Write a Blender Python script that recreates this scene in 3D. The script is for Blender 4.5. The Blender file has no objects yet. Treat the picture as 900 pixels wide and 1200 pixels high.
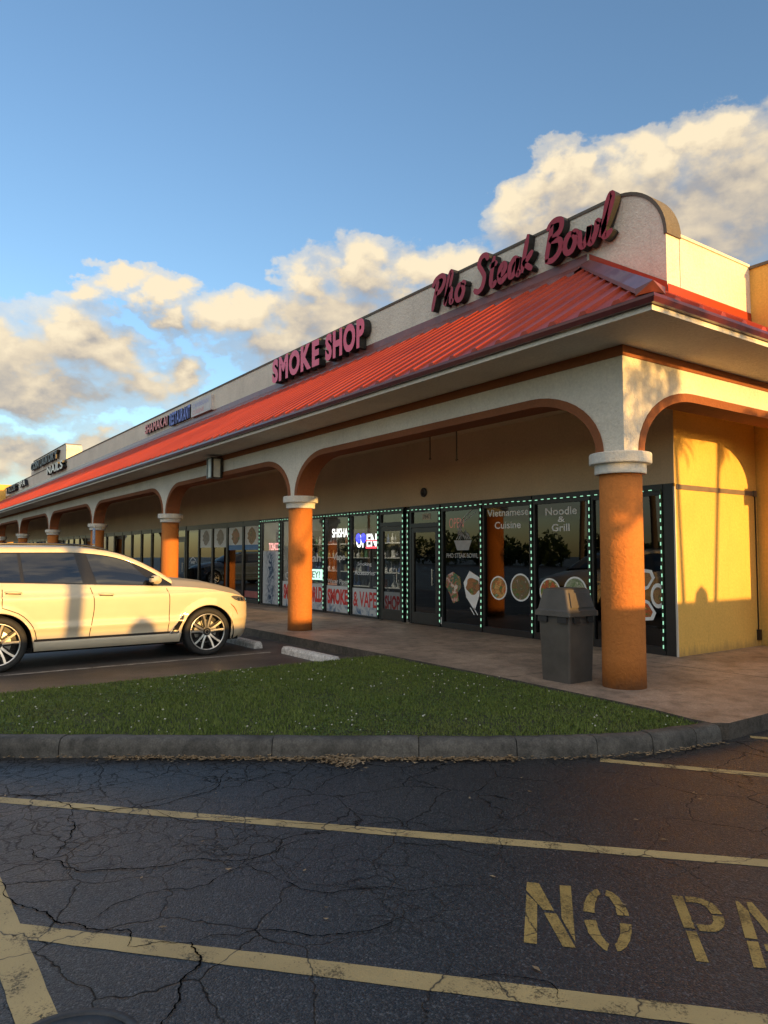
import bpy, math, random
import numpy as np
from math import sin, cos, pi, sqrt, radians

random.seed(7)
rng = np.random.default_rng(11)
scene = bpy.context.scene
COL = scene.collection

# ------------------------------------------------------------------ text meshes (made first, while the scene is empty)
_text_cache = {}
def text_geo(body, bold=0.0, align='LEFT', spacing=1.0, shear=0.0, line=1.0):
    """flat outline triangles of a text: list of 2D points, faces, bbox"""
    key = (body, bold, align, spacing, shear, line)
    if key in _text_cache:
        return _text_cache[key]
    cu = bpy.data.curves.new('lettering', 'FONT')
    cu.body = body; cu.size = 1.0; cu.align_x = align
    cu.offset = bold; cu.space_character = spacing; cu.shear = shear; cu.space_line = line
    cu.fill_mode = 'FRONT'; cu.resolution_u = 4
    ob = bpy.data.objects.new('lettering', cu)
    COL.objects.link(ob)
    bpy.context.view_layer.update()
    me = bpy.data.meshes.new_from_object(ob.evaluated_get(bpy.context.evaluated_depsgraph_get()))
    pts = [(v.co.x, v.co.y) for v in me.vertices]
    faces = [tuple(p.vertices) for p in me.polygons]
    # weld doubles so that boundary edges can be found
    rnd = {}; remap = []; out = []
    for p in pts:
        k = (round(p[0], 5), round(p[1], 5))
        if k not in rnd:
            rnd[k] = len(out); out.append(p)
        remap.append(rnd[k])
    nf = []
    for f in faces:
        g = []
        for i in f:
            j = remap[i]
            if j not in g: g.append(j)
        if len(g) >= 3: nf.append(tuple(g))
    bpy.data.objects.remove(ob); bpy.data.curves.remove(cu); bpy.data.meshes.remove(me)
    xs = [p[0] for p in out]; ys = [p[1] for p in out]
    r = (out, nf, (min(xs), max(xs), min(ys), max(ys)))
    _text_cache[key] = r
    return r

# ------------------------------------------------------------------ mesh collector
class MB:
    def __init__(s):
        s.v = []; s.f = []; s.m = []; s.sm = []
    def add(s, verts, faces, mi=0, smooth=False):
        b = len(s.v)
        s.v.extend([tuple(float(c) for c in q) for q in verts])
        for f in faces:
            s.f.append(tuple(b + i for i in f)); s.m.append(mi); s.sm.append(smooth)
        return b
    def box(s, x0, x1, y0, y1, z0, z1, mi=0):
        v = [(x0,y0,z0),(x1,y0,z0),(x1,y1,z0),(x0,y1,z0),(x0,y0,z1),(x1,y0,z1),(x1,y1,z1),(x0,y1,z1)]
        s.add(v, [(0,3,2,1),(4,5,6,7),(0,1,5,4),(1,2,6,5),(2,3,7,6),(3,0,4,7)], mi)
    def hexa(s, v, mi=0, smooth=False):
        s.add(v, [(0,3,2,1),(4,5,6,7),(0,1,5,4),(1,2,6,5),(2,3,7,6),(3,0,4,7)], mi, smooth)
    def grid(s, P, mi=0, smooth=True, flip=False, close_u=False):
        n = len(P); m = len(P[0])
        v = [q for r in P for q in r]
        f = []
        for i in range(n if close_u else n - 1):
            for j in range(m - 1):
                a = i*m+j; b = ((i+1) % n)*m+j
                q = (a, b, b+1, a+1)
                f.append(q[::-1] if flip else q)
        s.add(v, f, mi, smooth)
    def prism(s, poly, z0, z1, mi=0, mside=None):
        n = len(poly)
        v = [(p[0],p[1],z0) for p in poly] + [(p[0],p[1],z1) for p in poly]
        s.add(v, [tuple(range(n-1,-1,-1)), tuple(range(n, 2*n))], mi)
        b = len(s.v) - 2*n
        for i in range(n):
            j = (i+1) % n
            s.f.append((b+i, b+j, b+n+j, b+n+i)); s.m.append(mi if mside is None else mside); s.sm.append(False)
    def tube(s, path, rads, n=10, mi=0, caps=True):
        P = [np.array(p, float) for p in path]
        if not hasattr(rads, '__len__'): rads = [rads]*len(P)
        rings = []
        for i, p in enumerate(P):
            t = P[min(i+1, len(P)-1)] - P[max(i-1, 0)]
            t /= (np.linalg.norm(t) + 1e-9)
            a = np.array([0,0,1.]) if abs(t[2]) < .9 else np.array([1.,0,0])
            u = np.cross(a, t); u /= np.linalg.norm(u); w = np.cross(t, u)
            rings.append([tuple(p + rads[i]*(cos(2*pi*k/n)*u + sin(2*pi*k/n)*w)) for k in range(n+1)])
        s.grid(rings, mi, True, flip=True)
        if caps:
            s.add(rings[0][:n], [tuple(range(n-1,-1,-1))], mi)
            s.add(rings[-1][:n], [tuple(range(n))], mi)
    def lathe(s, prof, cx, cy, n=32, mi=0, smooth=True, z0=0):
        """profile [(r,z)] about a vertical axis"""
        rows = [[(cx + r*cos(2*pi*k/n), cy + r*sin(2*pi*k/n), z0 + z) for (r, z) in prof] for k in range(n)]
        s.grid(rows, mi, smooth, close_u=True)
    def disc(s, c, u, w, r, n=28, mi=0):
        c = np.array(c); u = np.array(u); w = np.array(w)
        s.add([tuple(c + r*(cos(2*pi*k/n)*u + sin(2*pi*k/n)*w)) for k in range(n)], [tuple(range(n))], mi)
    def ring(s, c, u, w, r0, r1, n=28, mi=0):
        c = np.array(c); u = np.array(u); w = np.array(w)
        rows = [[tuple(c + r*(cos(2*pi*k/n)*u + sin(2*pi*k/n)*w)) for r in (r0, r1)] for k in range(n)]
        s.grid(rows, mi, False, close_u=True, flip=True)
    def sweep2d(s, pts, w, depth, f, mi_face=0, mi_side=1):
        """ribbon of width w along 2D pts, extruded by depth; f maps (x, y, d) to world"""
        P = [np.array(p, float) for p in pts]; L = []; R = []
        for i in range(len(P)):
            t = P[min(i+1,len(P)-1)] - P[max(i-1,0)]; t /= np.linalg.norm(t)+1e-9
            nrm = np.array([-t[1], t[0]])
            ww = w*(.55+.45*min(1., min(i, len(P)-1-i)/2.))
            L.append(P[i]+nrm*ww/2); R.append(P[i]-nrm*ww/2)
        s.grid([[f(a[0],a[1],depth), f(b[0],b[1],depth)] for a, b in zip(L, R)], mi_face, False, flip=True)
        s.grid([[f(a[0],a[1],0), f(a[0],a[1],depth)] for a in L], mi_side, False, flip=True)
        s.grid([[f(a[0],a[1],0), f(a[0],a[1],depth)] for a in R], mi_side, False)
        for k, fl in ((0, 0), (-1, 1)):
            q = [f(L[k][0],L[k][1],0), f(R[k][0],R[k][1],0), f(R[k][0],R[k][1],depth), f(L[k][0],L[k][1],depth)]
            s.add(q if not fl else q[::-1], [(0,1,2,3)], mi_side)
    def text(s, body, f, x0, x1, y0, y1, depth=0.0, bold=0.0, mi=0, mi_side=None, **kw):
        """text fitted into the rectangle; f maps (x, y, d) to world"""
        pts, faces, (a, b, c, d) = text_geo(body, bold, **kw)
        if y1 is None: y1 = y0 + (d-c)*(x1-x0)/(b-a)
        q = [(x0+(p[0]-a)/(b-a)*(x1-x0), y0+(p[1]-c)/(d-c)*(y1-y0)) for p in pts]
        s.add([f(p[0],p[1],depth) for p in q], faces, mi)
        if depth:
            ed = {}
            for fc in faces:
                for i in range(len(fc)):
                    e = (fc[i], fc[(i+1) % len(fc)])
                    ed[e] = ed.get(e, 0)+1
            for (i, j) in list(ed):
                if (j, i) not in ed:
                    s.add([f(*q[i],depth), f(*q[j],depth), f(*q[j],0), f(*q[i],0)], [(3,2,1,0)], mi if mi_side is None else mi_side)
    def build(s, name, mats, parent=None, origin=None):
        v = np.array(s.v, float)
        lo = v.min(0); hi = v.max(0)
        o = np.array(origin, float) if origin is not None else np.array([(lo[0]+hi[0])/2, (lo[1]+hi[1])/2, lo[2]])
        me = bpy.data.meshes.new(name)
        me.from_pydata([tuple(q) for q in (v-o)], [], s.f)
        if not isinstance(mats, (list, tuple)): mats = [mats]
        for m in mats: me.materials.append(m)
        me.polygons.foreach_set('material_index', s.m)
        me.polygons.foreach_set('use_smooth', s.sm)
        me.update()
        ob = bpy.data.objects.new(name, me)
        COL.objects.link(ob)
        place(ob, o, parent)
        return ob

WORLD = {}
def place(ob, o, parent=None):
    o = np.array(o, float)
    WORLD[ob.name] = o
    if parent is not None:
        ob.parent = parent
        ob.location = tuple(o - WORLD[parent.name])
    else:
        ob.location = tuple(o)

def tag(o, label=None, cat=None, group=None, kind=None):
    if label: o['label'] = label
    if cat: o['category'] = cat
    if group: o['group'] = group
    if kind: o['kind'] = kind
    return o

def empty(name, loc, label, cat, group=None):
    o = bpy.data.objects.new(name, None); COL.objects.link(o)
    o.empty_display_size = .1
    place(o, loc)
    return tag(o, label, cat, group)

def copy_tree(o, parent=None, off=(0,0,0)):
    c = o.copy(); COL.objects.link(c)
    if parent is None:
        c.location = tuple(np.array(o.location)+np.array(off))
        WORLD[c.name] = np.array(c.location)
    else:
        c.parent = parent
        WORLD[c.name] = WORLD[parent.name] + np.array(o.location)
    for ch in list(o.children):
        copy_tree(ch, c)
    return c

def catmull(pts, n=6):
    P = [np.array(p, float) for p in pts]
    P = [2*P[0]-P[1]] + P + [2*P[-1]-P[-2]]
    out = []
    for i in range(1, len(P)-2):
        for k in range(n):
            t = k/n
            out.append(.5*((2*P[i]) + (-P[i-1]+P[i+1])*t + (2*P[i-1]-5*P[i]+4*P[i+1]-P[i+2])*t*t + (-P[i-1]+3*P[i]-3*P[i+1]+P[i+2])*t**3))
    out.append(P[-2])
    return out

# ------------------------------------------------------------------ materials
class NT:
    def __init__(s, nt): s.nt = nt; s.N = nt.nodes; s.L = nt.links
    def n(s, t, **kw):
        x = s.N.new(t)
        for k, v in kw.items():
            if k.startswith('i_'):
                x.inputs[k[2:].replace('_', ' ')].default_value = v
            else: setattr(x, k, v)
        return x
    def l(s, a, b): s.L.new(a, b)
    def math(s, op, a, b=None, c=None, clamp=False):
        x = s.N.new('ShaderNodeMath'); x.operation = op; x.use_clamp = clamp
        for i, q in enumerate((a, b, c)):
            if q is None: continue
            if isinstance(q, (int, float)): x.inputs[i].default_value = q
            else: s.l(q, x.inputs[i])
        return x.outputs[0]
    def vmath(s, op, a, b=None):
        x = s.N.new('ShaderNodeVectorMath'); x.operation = op
        for i, q in enumerate((a, b)):
            if q is None: continue
            if isinstance(q, (tuple, list)): x.inputs[i].default_value = q
            else: s.l(q, x.inputs[i])
        return x
    def mix(s, fac, a, b, mode='MIX'):
        x = s.N.new('ShaderNodeMix'); x.data_type = 'RGBA'; x.blend_type = mode
        for i, q in ((0, fac), (6, a), (7, b)):
            if isinstance(q, (int, float)): x.inputs[i].default_value = q
            elif isinstance(q, (tuple, list)): x.inputs[i].default_value = (*q[:3], 1)
            else: s.l(q, x.inputs[i])
        return x.outputs[2]
    def ramp(s, fac, stops, interp='LINEAR'):
        x = s.N.new('ShaderNodeValToRGB'); cr = x.color_ramp; cr.interpolation = interp
        while len(cr.elements) < len(stops): cr.elements.new(.5)
        for e, (p, c) in zip(cr.elements, stops):
            e.position = p; e.color = (c, c, c, 1) if isinstance(c, (int, float)) else (*c[:3], 1)
        s.l(fac, x.inputs[0])
        return x.outputs[0]
    def noise(s, vec, scale, detail=4, rough=.55, dist=0.0):
        x = s.n('ShaderNodeTexNoise'); x.inputs['Scale'].default_value = scale
        x.inputs['Detail'].default_value = detail; x.inputs['Roughness'].default_value = rough
        x.inputs['Distortion'].default_value = dist
        if vec is not None: s.l(vec, x.inputs['Vector'])
        return x

def newmat(name):
    m = bpy.data.materials.new(name); m.use_nodes = True
    t = NT(m.node_tree)
    p = m.node_tree.nodes['Principled BSDF']
    return m, t, p

def worldpos(t):
    return t.n('ShaderNodeNewGeometry').outputs['Position']

def simple(name, col, rough=.5, metal=0.0, var=.12, vscale=6.0, bump=0.0, bscale=60.0, coat=0.0, spec=.5):
    m, t, p = newmat(name)
    pos = worldpos(t)
    n = t.noise(pos, vscale, 5)
    f = t.ramp(n.outputs['Fac'], [(.3, 1-var), (.7, 1+var)])
    c = t.mix(1.0, col, f, 'MULTIPLY')
    t.l(c, p.inputs['Base Color'])
    p.inputs['Roughness'].default_value = rough; p.inputs['Metallic'].default_value = metal
    p.inputs['Coat Weight'].default_value = coat; p.inputs['Specular IOR Level'].default_value = spec
    if bump:
        b = t.n('ShaderNodeBump'); b.inputs['Strength'].default_value = bump; b.inputs['Distance'].default_value = .01
        nb = t.noise(pos, bscale, 4)
        t.l(nb.outputs['Fac'], b.inputs['Height']); t.l(b.outputs[0], p.inputs['Normal'])
    return m

def stucco(name, col, stain=.25, bump=.5, drip=0.3, dirt_z=None):
    m, t, p = newmat(name)
    pos = worldpos(t)
    big = t.noise(pos, .9, 6, .6)
    c = t.mix(t.ramp(big.outputs['Fac'], [(.35, 0.0), (.75, 1.0)]), col, tuple(q*(1-stain) for q in col))
    # vertical rain streaks: strong stretch along z
    mp = t.n('ShaderNodeMapping'); mp.inputs['Scale'].default_value = (5, 5, .35); t.l(pos, mp.inputs[0])
    st = t.noise(mp.outputs[0], 1.6, 5, .65)
    c = t.mix(t.math('MULTIPLY', t.ramp(st.outputs['Fac'], [(.55, 0.0), (.8, 1.0)]), drip), c, tuple(q*.45 for q in col))
    fine = t.noise(pos, 28, 4, .7)
    c = t.mix(.3, c, t.mix(1.0, c, t.ramp(fine.outputs['Fac'], [(.3, .6), (.7, 1.25)]), 'MULTIPLY'))
    if dirt_z is not None:
        sx = t.n('ShaderNodeSeparateXYZ'); t.l(pos, sx.inputs[0])
        h = t.math('SUBTRACT', sx.outputs[2], dirt_z)
        hn = t.math('ADD', h, t.math('MULTIPLY', t.math('SUBTRACT', st.outputs['Fac'], .5), .5))
        c = t.mix(t.ramp(hn, [(0.0, .45), (.14, 0.0)]), c, (.16,.12,.08))
    t.l(c, p.inputs['Base Color']); p.inputs['Roughness'].default_value = .88
    p.inputs['Specular IOR Level'].default_value = .25
    b1 = t.n('ShaderNodeBump'); b1.inputs['Strength'].default_value = bump; b1.inputs['Distance'].default_value = .012
    vo = t.noise(pos, 16, 5, .62, .8)
    t.l(t.ramp(vo.outputs['Fac'], [(.4, 0.0), (.62, 1.0)]), b1.inputs['Height'])
    b2 = t.n('ShaderNodeBump'); b2.inputs['Strength'].default_value = .35; b2.inputs['Distance'].default_value = .004
    t.l(t.noise(pos, 140, 3).outputs['Fac'], b2.inputs['Height']); t.l(b1.outputs[0], b2.inputs['Normal'])
    t.l(b2.outputs[0], p.inputs['Normal'])
    return m

def emit(name, col, strength, sample=False):
    m = bpy.data.materials.new(name); m.use_nodes = True
    t = NT(m.node_tree); m.node_tree.nodes.clear()
    o = t.n('ShaderNodeOutputMaterial'); e = t.n('ShaderNodeEmission')
    e.inputs[0].default_value = (*col, 1); e.inputs[1].default_value = strength
    t.l(e.outputs[0], o.inputs[0])
    m.cycles.emission_sampling = 'AUTO' if sample else 'NONE'
    return m

M = {}
M['cream'] = stucco('cream stucco', (.80,.75,.66), .18, .55, .25)
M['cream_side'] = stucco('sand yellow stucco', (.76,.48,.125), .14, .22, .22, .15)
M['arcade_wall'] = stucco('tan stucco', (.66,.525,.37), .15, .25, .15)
M['trim'] = stucco('brown trim paint', (.27,.10,.045), .2, .25, .2)
M['column'] = stucco('terracotta column paint', (.52,.185,.045), .18, .4, .25, .15)
M['capital'] = stucco('white capital paint', (.70,.69,.65), .18, .35, .3)
M['coping'] = stucco('dark coping', (.16,.145,.125), .3, .3, .3)
M['roof'] = None
M['gutter'] = simple('dark red gutter paint', (.10,.018,.018), .28, 0, .25, 9, 0.05, 30, coat=.3)
M['flash'] = simple('faded red metal flashing', (.21,.07,.065), .38, 0, .25, 4, .05, 20, coat=.2)
M['black_frame'] = simple('black anodised frame', (.012,.012,.013), .38, 0, .2, 8)
M['door_frame'] = simple('dark bronze door frame', (.03,.028,.026), .35, .2, .2, 8)
M['steel'] = simple('brushed steel', (.45,.45,.44), .3, 1.0, .15, 12)
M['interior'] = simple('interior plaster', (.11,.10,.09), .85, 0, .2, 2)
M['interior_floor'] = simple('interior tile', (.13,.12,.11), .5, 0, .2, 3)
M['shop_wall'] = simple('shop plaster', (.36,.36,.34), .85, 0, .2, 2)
M['conduit'] = simple('grey conduit', (.16,.12,.085), .6, 0, .2, 5)
M['white_trim'] = simple('white trim', (.6,.57,.5), .6, 0, .1, 5)

def roof_mat():
    m, t, p = newmat('orange red ribbed metal')
    pos = worldpos(t)
    n = t.noise(pos, .7, 6, .6)
    mp = t.n('ShaderNodeMapping'); mp.inputs['Scale'].default_value = (6, .5, .5); t.l(pos, mp.inputs[0])
    s = t.noise(mp.outputs[0], 1.5, 5, .6)
    c = t.mix(t.ramp(n.outputs['Fac'], [(.35,0.0),(.7,1.0)]), (.43,.053,.012), (.29,.034,.015))
    c = t.mix(t.math('MULTIPLY', t.ramp(s.outputs['Fac'], [(.5,0.0),(.8,1.0)]), .4), c, (.20,.04,.03))
    t.l(c, p.inputs['Base Color'])
    t.l(t.ramp(n.outputs['Fac'], [(.3,.36),(.7,.5)]), p.inputs['Roughness'])
    p.inputs['Specular IOR Level'].default_value = .3
    b = t.n('ShaderNodeBump'); b.inputs['Strength'].default_value = .08; b.inputs['Distance'].default_value = .02
    t.l(t.noise(pos, 3, 3).outputs['Fac'], b.inputs['Height']); t.l(b.outputs[0], p.inputs['Normal'])
    return m
M['roof'] = roof_mat()

def glass_mat(name, tint, rough=0.0, ior=1.6):
    m = bpy.data.materials.new(name); m.use_nodes = True
    t = NT(m.node_tree); m.node_tree.nodes.clear()
    o = t.n('ShaderNodeOutputMaterial')
    tr = t.n('ShaderNodeBsdfTransparent'); tr.inputs[0].default_value = (*tint, 1)
    gl = t.n('ShaderNodeBsdfGlossy'); gl.inputs['Roughness'].default_value = rough
    gl.inputs[0].default_value = (.95,.97,1,1)
    fr = t.n('ShaderNodeFresnel'); fr.inputs[0].default_value = ior
    geo = t.n('ShaderNodeNewGeometry')
    b = t.n('ShaderNodeBump'); b.inputs['Strength'].default_value = .02; b.inputs['Distance'].default_value = .02
    t.l(t.noise(geo.outputs['Position'], .8, 2).outputs['Fac'], b.inputs['Height'])
    t.l(b.outputs[0], gl.inputs['Normal'])
    mx = t.n('ShaderNodeMixShader')
    t.l(t.math('MULTIPLY', fr.outputs[0], 1.05, clamp=True), mx.inputs[0])
    t.l(tr.outputs[0], mx.inputs[1]); t.l(gl.outputs[0], mx.inputs[2]); t.l(mx.outputs[0], o.inputs[0])
    return m
M['glass'] = glass_mat('tinted shop glass', (.22,.22,.23))
M['glass_clear'] = glass_mat('clear shop glass', (.8,.82,.82))

def asphalt_mat():
    m, t, p = newmat('weathered sealed asphalt')
    pos = worldpos(t)
    big = t.noise(pos, .35, 5, .6)
    mid = t.noise(pos, 2.2, 6, .65)
    fine = t.noise(pos, 70, 4, .8)
    base = t.mix(t.ramp(big.outputs['Fac'], [(.35,0.0),(.7,1.0)]), (.024,.026,.029), (.038,.039,.041))
    base = t.mix(t.math('MULTIPLY', t.ramp(mid.outputs['Fac'], [(.45,0.0),(.75,1.0)]), .5), base, (.042,.040,.037))
    ag = t.n('ShaderNodeTexVoronoi'); ag.inputs['Scale'].default_value = 120; t.l(pos, ag.inputs['Vector'])
    agc = t.n('ShaderNodeSeparateColor'); t.l(ag.outputs['Color'], agc.inputs[0])
    spk = t.ramp(agc.outputs[0], [(.0,.45),(.5,.8),(.8,1.35),(.93,2.0),(1.0,3.2)])
    spk = t.mix(1.0, spk, t.ramp(fine.outputs['Fac'], [(.40,.5),(.55,1.0),(.70,1.7)]), 'MULTIPLY')
    base = t.mix(1.0, base, spk, 'MULTIPLY')
    # alligator cracking, stronger towards the left of the lot
    wv = t.noise(pos, 2.5, 4, .6)
    wp = t.vmath('ADD', pos, t.vmath('SCALE', wv.outputs['Color']).outputs[0])
    sc = wp.inputs[1].links[0].from_node; sc.inputs['Scale'].default_value = .28
    vo = t.n('ShaderNodeTexVoronoi'); vo.feature = 'DISTANCE_TO_EDGE'; vo.inputs['Scale'].default_value = 1.9
    t.l(wp.outputs[0], vo.inputs['Vector'])
    vo2 = t.n('ShaderNodeTexVoronoi'); vo2.feature = 'DISTANCE_TO_EDGE'; vo2.inputs['Scale'].default_value = 6.5
    t.l(wp.outputs[0], vo2.inputs['Vector'])
    sxa = t.n('ShaderNodeSeparateXYZ'); t.l(pos, sxa.inputs[0])
    leftish = t.ramp(t.math('MULTIPLY', t.math('ADD', sxa.outputs[0], 7.0), .2), [(.1,.42),(.9,.0)])
    gate = t.ramp(t.math('ADD', t.noise(pos, .55, 3).outputs['Fac'], t.math('MULTIPLY', leftish, .6)), [(.42,0.0),(.6,1.0)])
    gate2 = t.ramp(t.math('ADD', t.noise(pos, .8, 3).outputs['Fac'], leftish), [(.58,0.0),(.76,1.0)])
    c1 = t.math('MULTIPLY', t.ramp(vo.outputs['Distance'], [(.0,1.0),(.016,0.0)]), gate)
    c2 = t.math('MULTIPLY', t.ramp(vo2.outputs['Distance'], [(.0,.85),(.045,0.0)]), gate2)
    ck = t.math('MAXIMUM', c1, c2)
    base = t.mix(ck, base, (.008,.008,.008))
    t.l(base, p.inputs['Base Color'])
    t.l(t.math('ADD', t.ramp(mid.outputs['Fac'], [(.3,.30),(.7,.42)]), t.math('MULTIPLY', agc.outputs[1], .14)), p.inputs['Roughness'])
    t.l(t.math('MULTIPLY', t.math('SUBTRACT', 1.0, ck, clamp=True), .6), p.inputs['Specular IOR Level'])
    b = t.n('ShaderNodeBump'); b.inputs['Strength'].default_value = .6; b.inputs['Distance'].default_value = .005
    t.l(t.math('ADD', fine.outputs['Fac'], t.math('MULTIPLY', ag.outputs['Distance'], -.8)), b.inputs['Height'])
    b2 = t.n('ShaderNodeBump'); b2.inputs['Strength'].default_value = .5; b2.inputs['Distance'].default_value = .008
    t.l(t.math('SUBTRACT', 1.0, ck), b2.inputs['Height']); t.l(b.outputs[0], b2.inputs['Normal'])
    t.l(b2.outputs[0], p.inputs['Normal'])
    return m
M['asphalt'] = asphalt_mat()

def bay_mat():
    m, t, p = newmat('worn grey asphalt of the bays')
    pos = worldpos(t)
    mp = t.n('ShaderNodeMapping'); mp.inputs['Scale'].default_value = (1, .45, 1); t.l(pos, mp.inputs[0])
    a = t.noise(mp.outputs[0], 1.1, 6, .65, .6)
    fine = t.noise(pos, 120, 3, .7)
    c = t.mix(t.ramp(a.outputs['Fac'], [(.38,0.0),(.66,1.0)]), (.035,.034,.034), (.105,.092,.082))
    c = t.mix(1.0, c, t.ramp(fine.outputs['Fac'], [(.4,.55),(.7,1.6)]), 'MULTIPLY')
    t.l(c, p.inputs['Base Color']); p.inputs['Roughness'].default_value = .62
    b = t.n('ShaderNodeBump'); b.inputs['Strength'].default_value = .5; b.inputs['Distance'].default_value = .005
    t.l(fine.outputs['Fac'], b.inputs['Height']); t.l(b.outputs[0], p.inputs['Normal'])
    return m
M['bay'] = bay_mat()

def paint_mat(name, col, wear=.5):
    m, t, p = newmat(name)
    pos = worldpos(t)
    n = t.noise(pos, 5, 6, .7); f = t.noise(pos, 90, 3, .7)
    k = t.math('ADD', t.math('MULTIPLY', n.outputs['Fac'], .6), t.math('MULTIPLY', f.outputs['Fac'], .4))
    w = t.ramp(k, [(.40,1.0),(.40+.22*wear,0.0)])
    d = t.ramp(t.noise(pos, 1.4, 4).outputs['Fac'], [(.3,.7),(.7,1.1)])
    c = t.mix(w, t.mix(1.0, col, d, 'MULTIPLY'), tuple(q*.3 for q in col))
    # cracks run through the paint as well
    wv = t.noise(pos, 2.5, 4, .6)
    sc = t.vmath('SCALE', wv.outputs['Color']); sc.inputs['Scale'].default_value = .28
    wp = t.vmath('ADD', pos, sc.outputs[0])
    vo = t.n('ShaderNodeTexVoronoi'); vo.feature = 'DISTANCE_TO_EDGE'; vo.inputs['Scale'].default_value = 1.9
    t.l(wp.outputs[0], vo.inputs['Vector'])
    c = t.mix(t.ramp(vo.outputs['Distance'], [(.0,1.0),(.010,0.0)]), c, (.01,.01,.01))
    t.l(c, p.inputs['Base Color']); p.inputs['Roughness'].default_value = .6
    chip = t.noise(pos, 38, 5, .72)
    hole = t.math('ADD', t.math('MULTIPLY', chip.outputs['Fac'], .75), t.math('MULTIPLY', n.outputs['Fac'], .45))
    t.l(t.ramp(hole, [(.44,.12),(.50,1.0)]), p.inputs['Alpha'])
    b = t.n('ShaderNodeBump'); b.inputs['Strength'].default_value = .5; b.inputs['Distance'].default_value = .004
    t.l(f.outputs['Fac'], b.inputs['Height']); t.l(b.outputs[0], p.inputs['Normal'])
    return m
M['yellow_paint'] = paint_mat('faded yellow road paint', (.50,.37,.165), .3)
M['stencil_paint'] = paint_mat('mustard stencil paint', (.46,.31,.09), .6)
M['white_paint'] = paint_mat('white bay paint', (.55,.53,.5), .9)

def concrete_mat(name, col, dark, stain=.6, scale=1.2, rough=.75, bump=.4):
    m, t, p = newmat(name)
    pos = worldpos(t)
    a = t.noise(pos, scale, 7, .65, .4); f = t.noise(pos, 70, 3, .7)
    c = t.mix(t.math('MULTIPLY', t.ramp(a.outputs['Fac'], [(.36,0.0),(.68,1.0)]), stain), col, dark)
    c = t.mix(1.0, c, t.ramp(t.noise(pos, scale*6, 5, .7).outputs['Fac'], [(.32,.55),(.5,1.0),(.7,1.25)]), 'MULTIPLY')
    c = t.mix(1.0, c, t.ramp(f.outputs['Fac'], [(.35,.7),(.7,1.25)]), 'MULTIPLY')
    t.l(c, p.inputs['Base Color']); p.inputs['Roughness'].default_value = rough
    b = t.n('ShaderNodeBump'); b.inputs['Strength'].default_value = bump; b.inputs['Distance'].default_value = .006
    t.l(t.math('ADD', f.outputs['Fac'], t.noise(pos, 9, 4).outputs['Fac']), b.inputs['Height'])
    t.l(b.outputs[0], p.inputs['Normal'])
    return m
M['walk'] = concrete_mat('brown broomed concrete', (.36,.275,.21), (.15,.115,.09), .85, .8, .6, .25)
M['walk_face'] = concrete_mat('mossy slab edge', (.10,.085,.07), (.03,.03,.025), .9, 3, .85, .6)
M['kerb'] = concrete_mat('grey kerb concrete', (.125,.117,.103), (.03,.029,.026), .95, 2.2, .8, .7)
M['stop'] = concrete_mat('pale concrete stop', (.64,.64,.63), (.40,.39,.37), .6, 3, .8, .4)
M['soil'] = concrete_mat('lawn soil', (.035,.04,.018), (.02,.022,.01), .8, 3, .95, .8)

def leafy(name, c0, c1, rough=.6, trans=.25):
    m, t, p = newmat(name)
    geo = t.n('ShaderNodeNewGeometry')
    n = t.noise(geo.outputs['Position'], 1.7, 4)
    r = t.math('ADD', t.math('MULTIPLY', geo.outputs['Random Per Island'], .7), t.math('MULTIPLY', n.outputs['Fac'], .4))
    t.l(t.mix(r, c0, c1), p.inputs['Base Color']); p.inputs['Roughness'].default_value = rough
    p.inputs['Specular IOR Level'].default_value = .3
    tl = t.n('ShaderNodeBsdfTranslucent'); t.l(t.mix(r, c0, c1), tl.inputs[0])
    mx = t.n('ShaderNodeMixShader'); mx.inputs[0].default_value = trans
    out = m.node_tree.nodes['Material Output']
    t.l(p.outputs[0], mx.inputs[1]); t.l(tl.outputs[0], mx.inputs[2]); t.l(mx.outputs[0], out.inputs[0])
    return m
M['grass'] = leafy('lawn grass', (.065,.122,.017), (.215,.265,.06))
_t = NT(M['grass'].node_tree); _p = M['grass'].node_tree.nodes['Principled BSDF']
_src = _p.inputs['Base Color'].links[0].from_socket
_n = _t.noise(worldpos(_t), .9, 5, .65)
_t.l(_t.mix(_t.math('MULTIPLY', _t.ramp(_n.outputs['Fac'], [(.55,0.0),(.72,1.0)]), .45), _src, (.20,.17,.07)), _p.inputs['Base Color'])
M['clover_leaf'] = leafy('clover leaves', (.05,.11,.025), (.13,.20,.05))
M['leaf'] = leafy('tree leaves', (.018,.045,.012), (.05,.085,.022))
M['frond'] = leafy('palm frond', (.02,.05,.014), (.055,.085,.025))
M['clover'] = leafy('clover flowers', (.55,.55,.45), (.75,.74,.66))
M['dry_leaf'] = leafy('dry leaf litter', (.16,.10,.05), (.46,.34,.20), trans=.05)
M['bark'] = simple('bark', (.11,.085,.065), .9, 0, .3, 12, .8, 40)
# ------------------------------------------------------------------ setting: ground, walkway, lawn, kerb
def flat(name, poly, z, mat, kind='structure'):
    b = MB(); n = len(poly)
    b.add([(p[0],p[1],z) for p in poly], [tuple(range(n))])
    o = b.build(name, mat)
    if kind: tag(o, kind=kind)
    return o

flat('asphalt_ground', [(-420,-420),(420,-420),(420,420),(-420,420)], 0.0, M['asphalt'])
b = MB()
ys = np.linspace(-4, 6.42, 4)
b.add([(-95,-2.0,.004),(-9.14,-2.0,.004),(-9.14,6.42,.004),(-95,6.42,.004)], [(0,1,2,3)])
tag(b.build('parking_bay_pavement', M['bay']), kind='structure')

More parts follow.
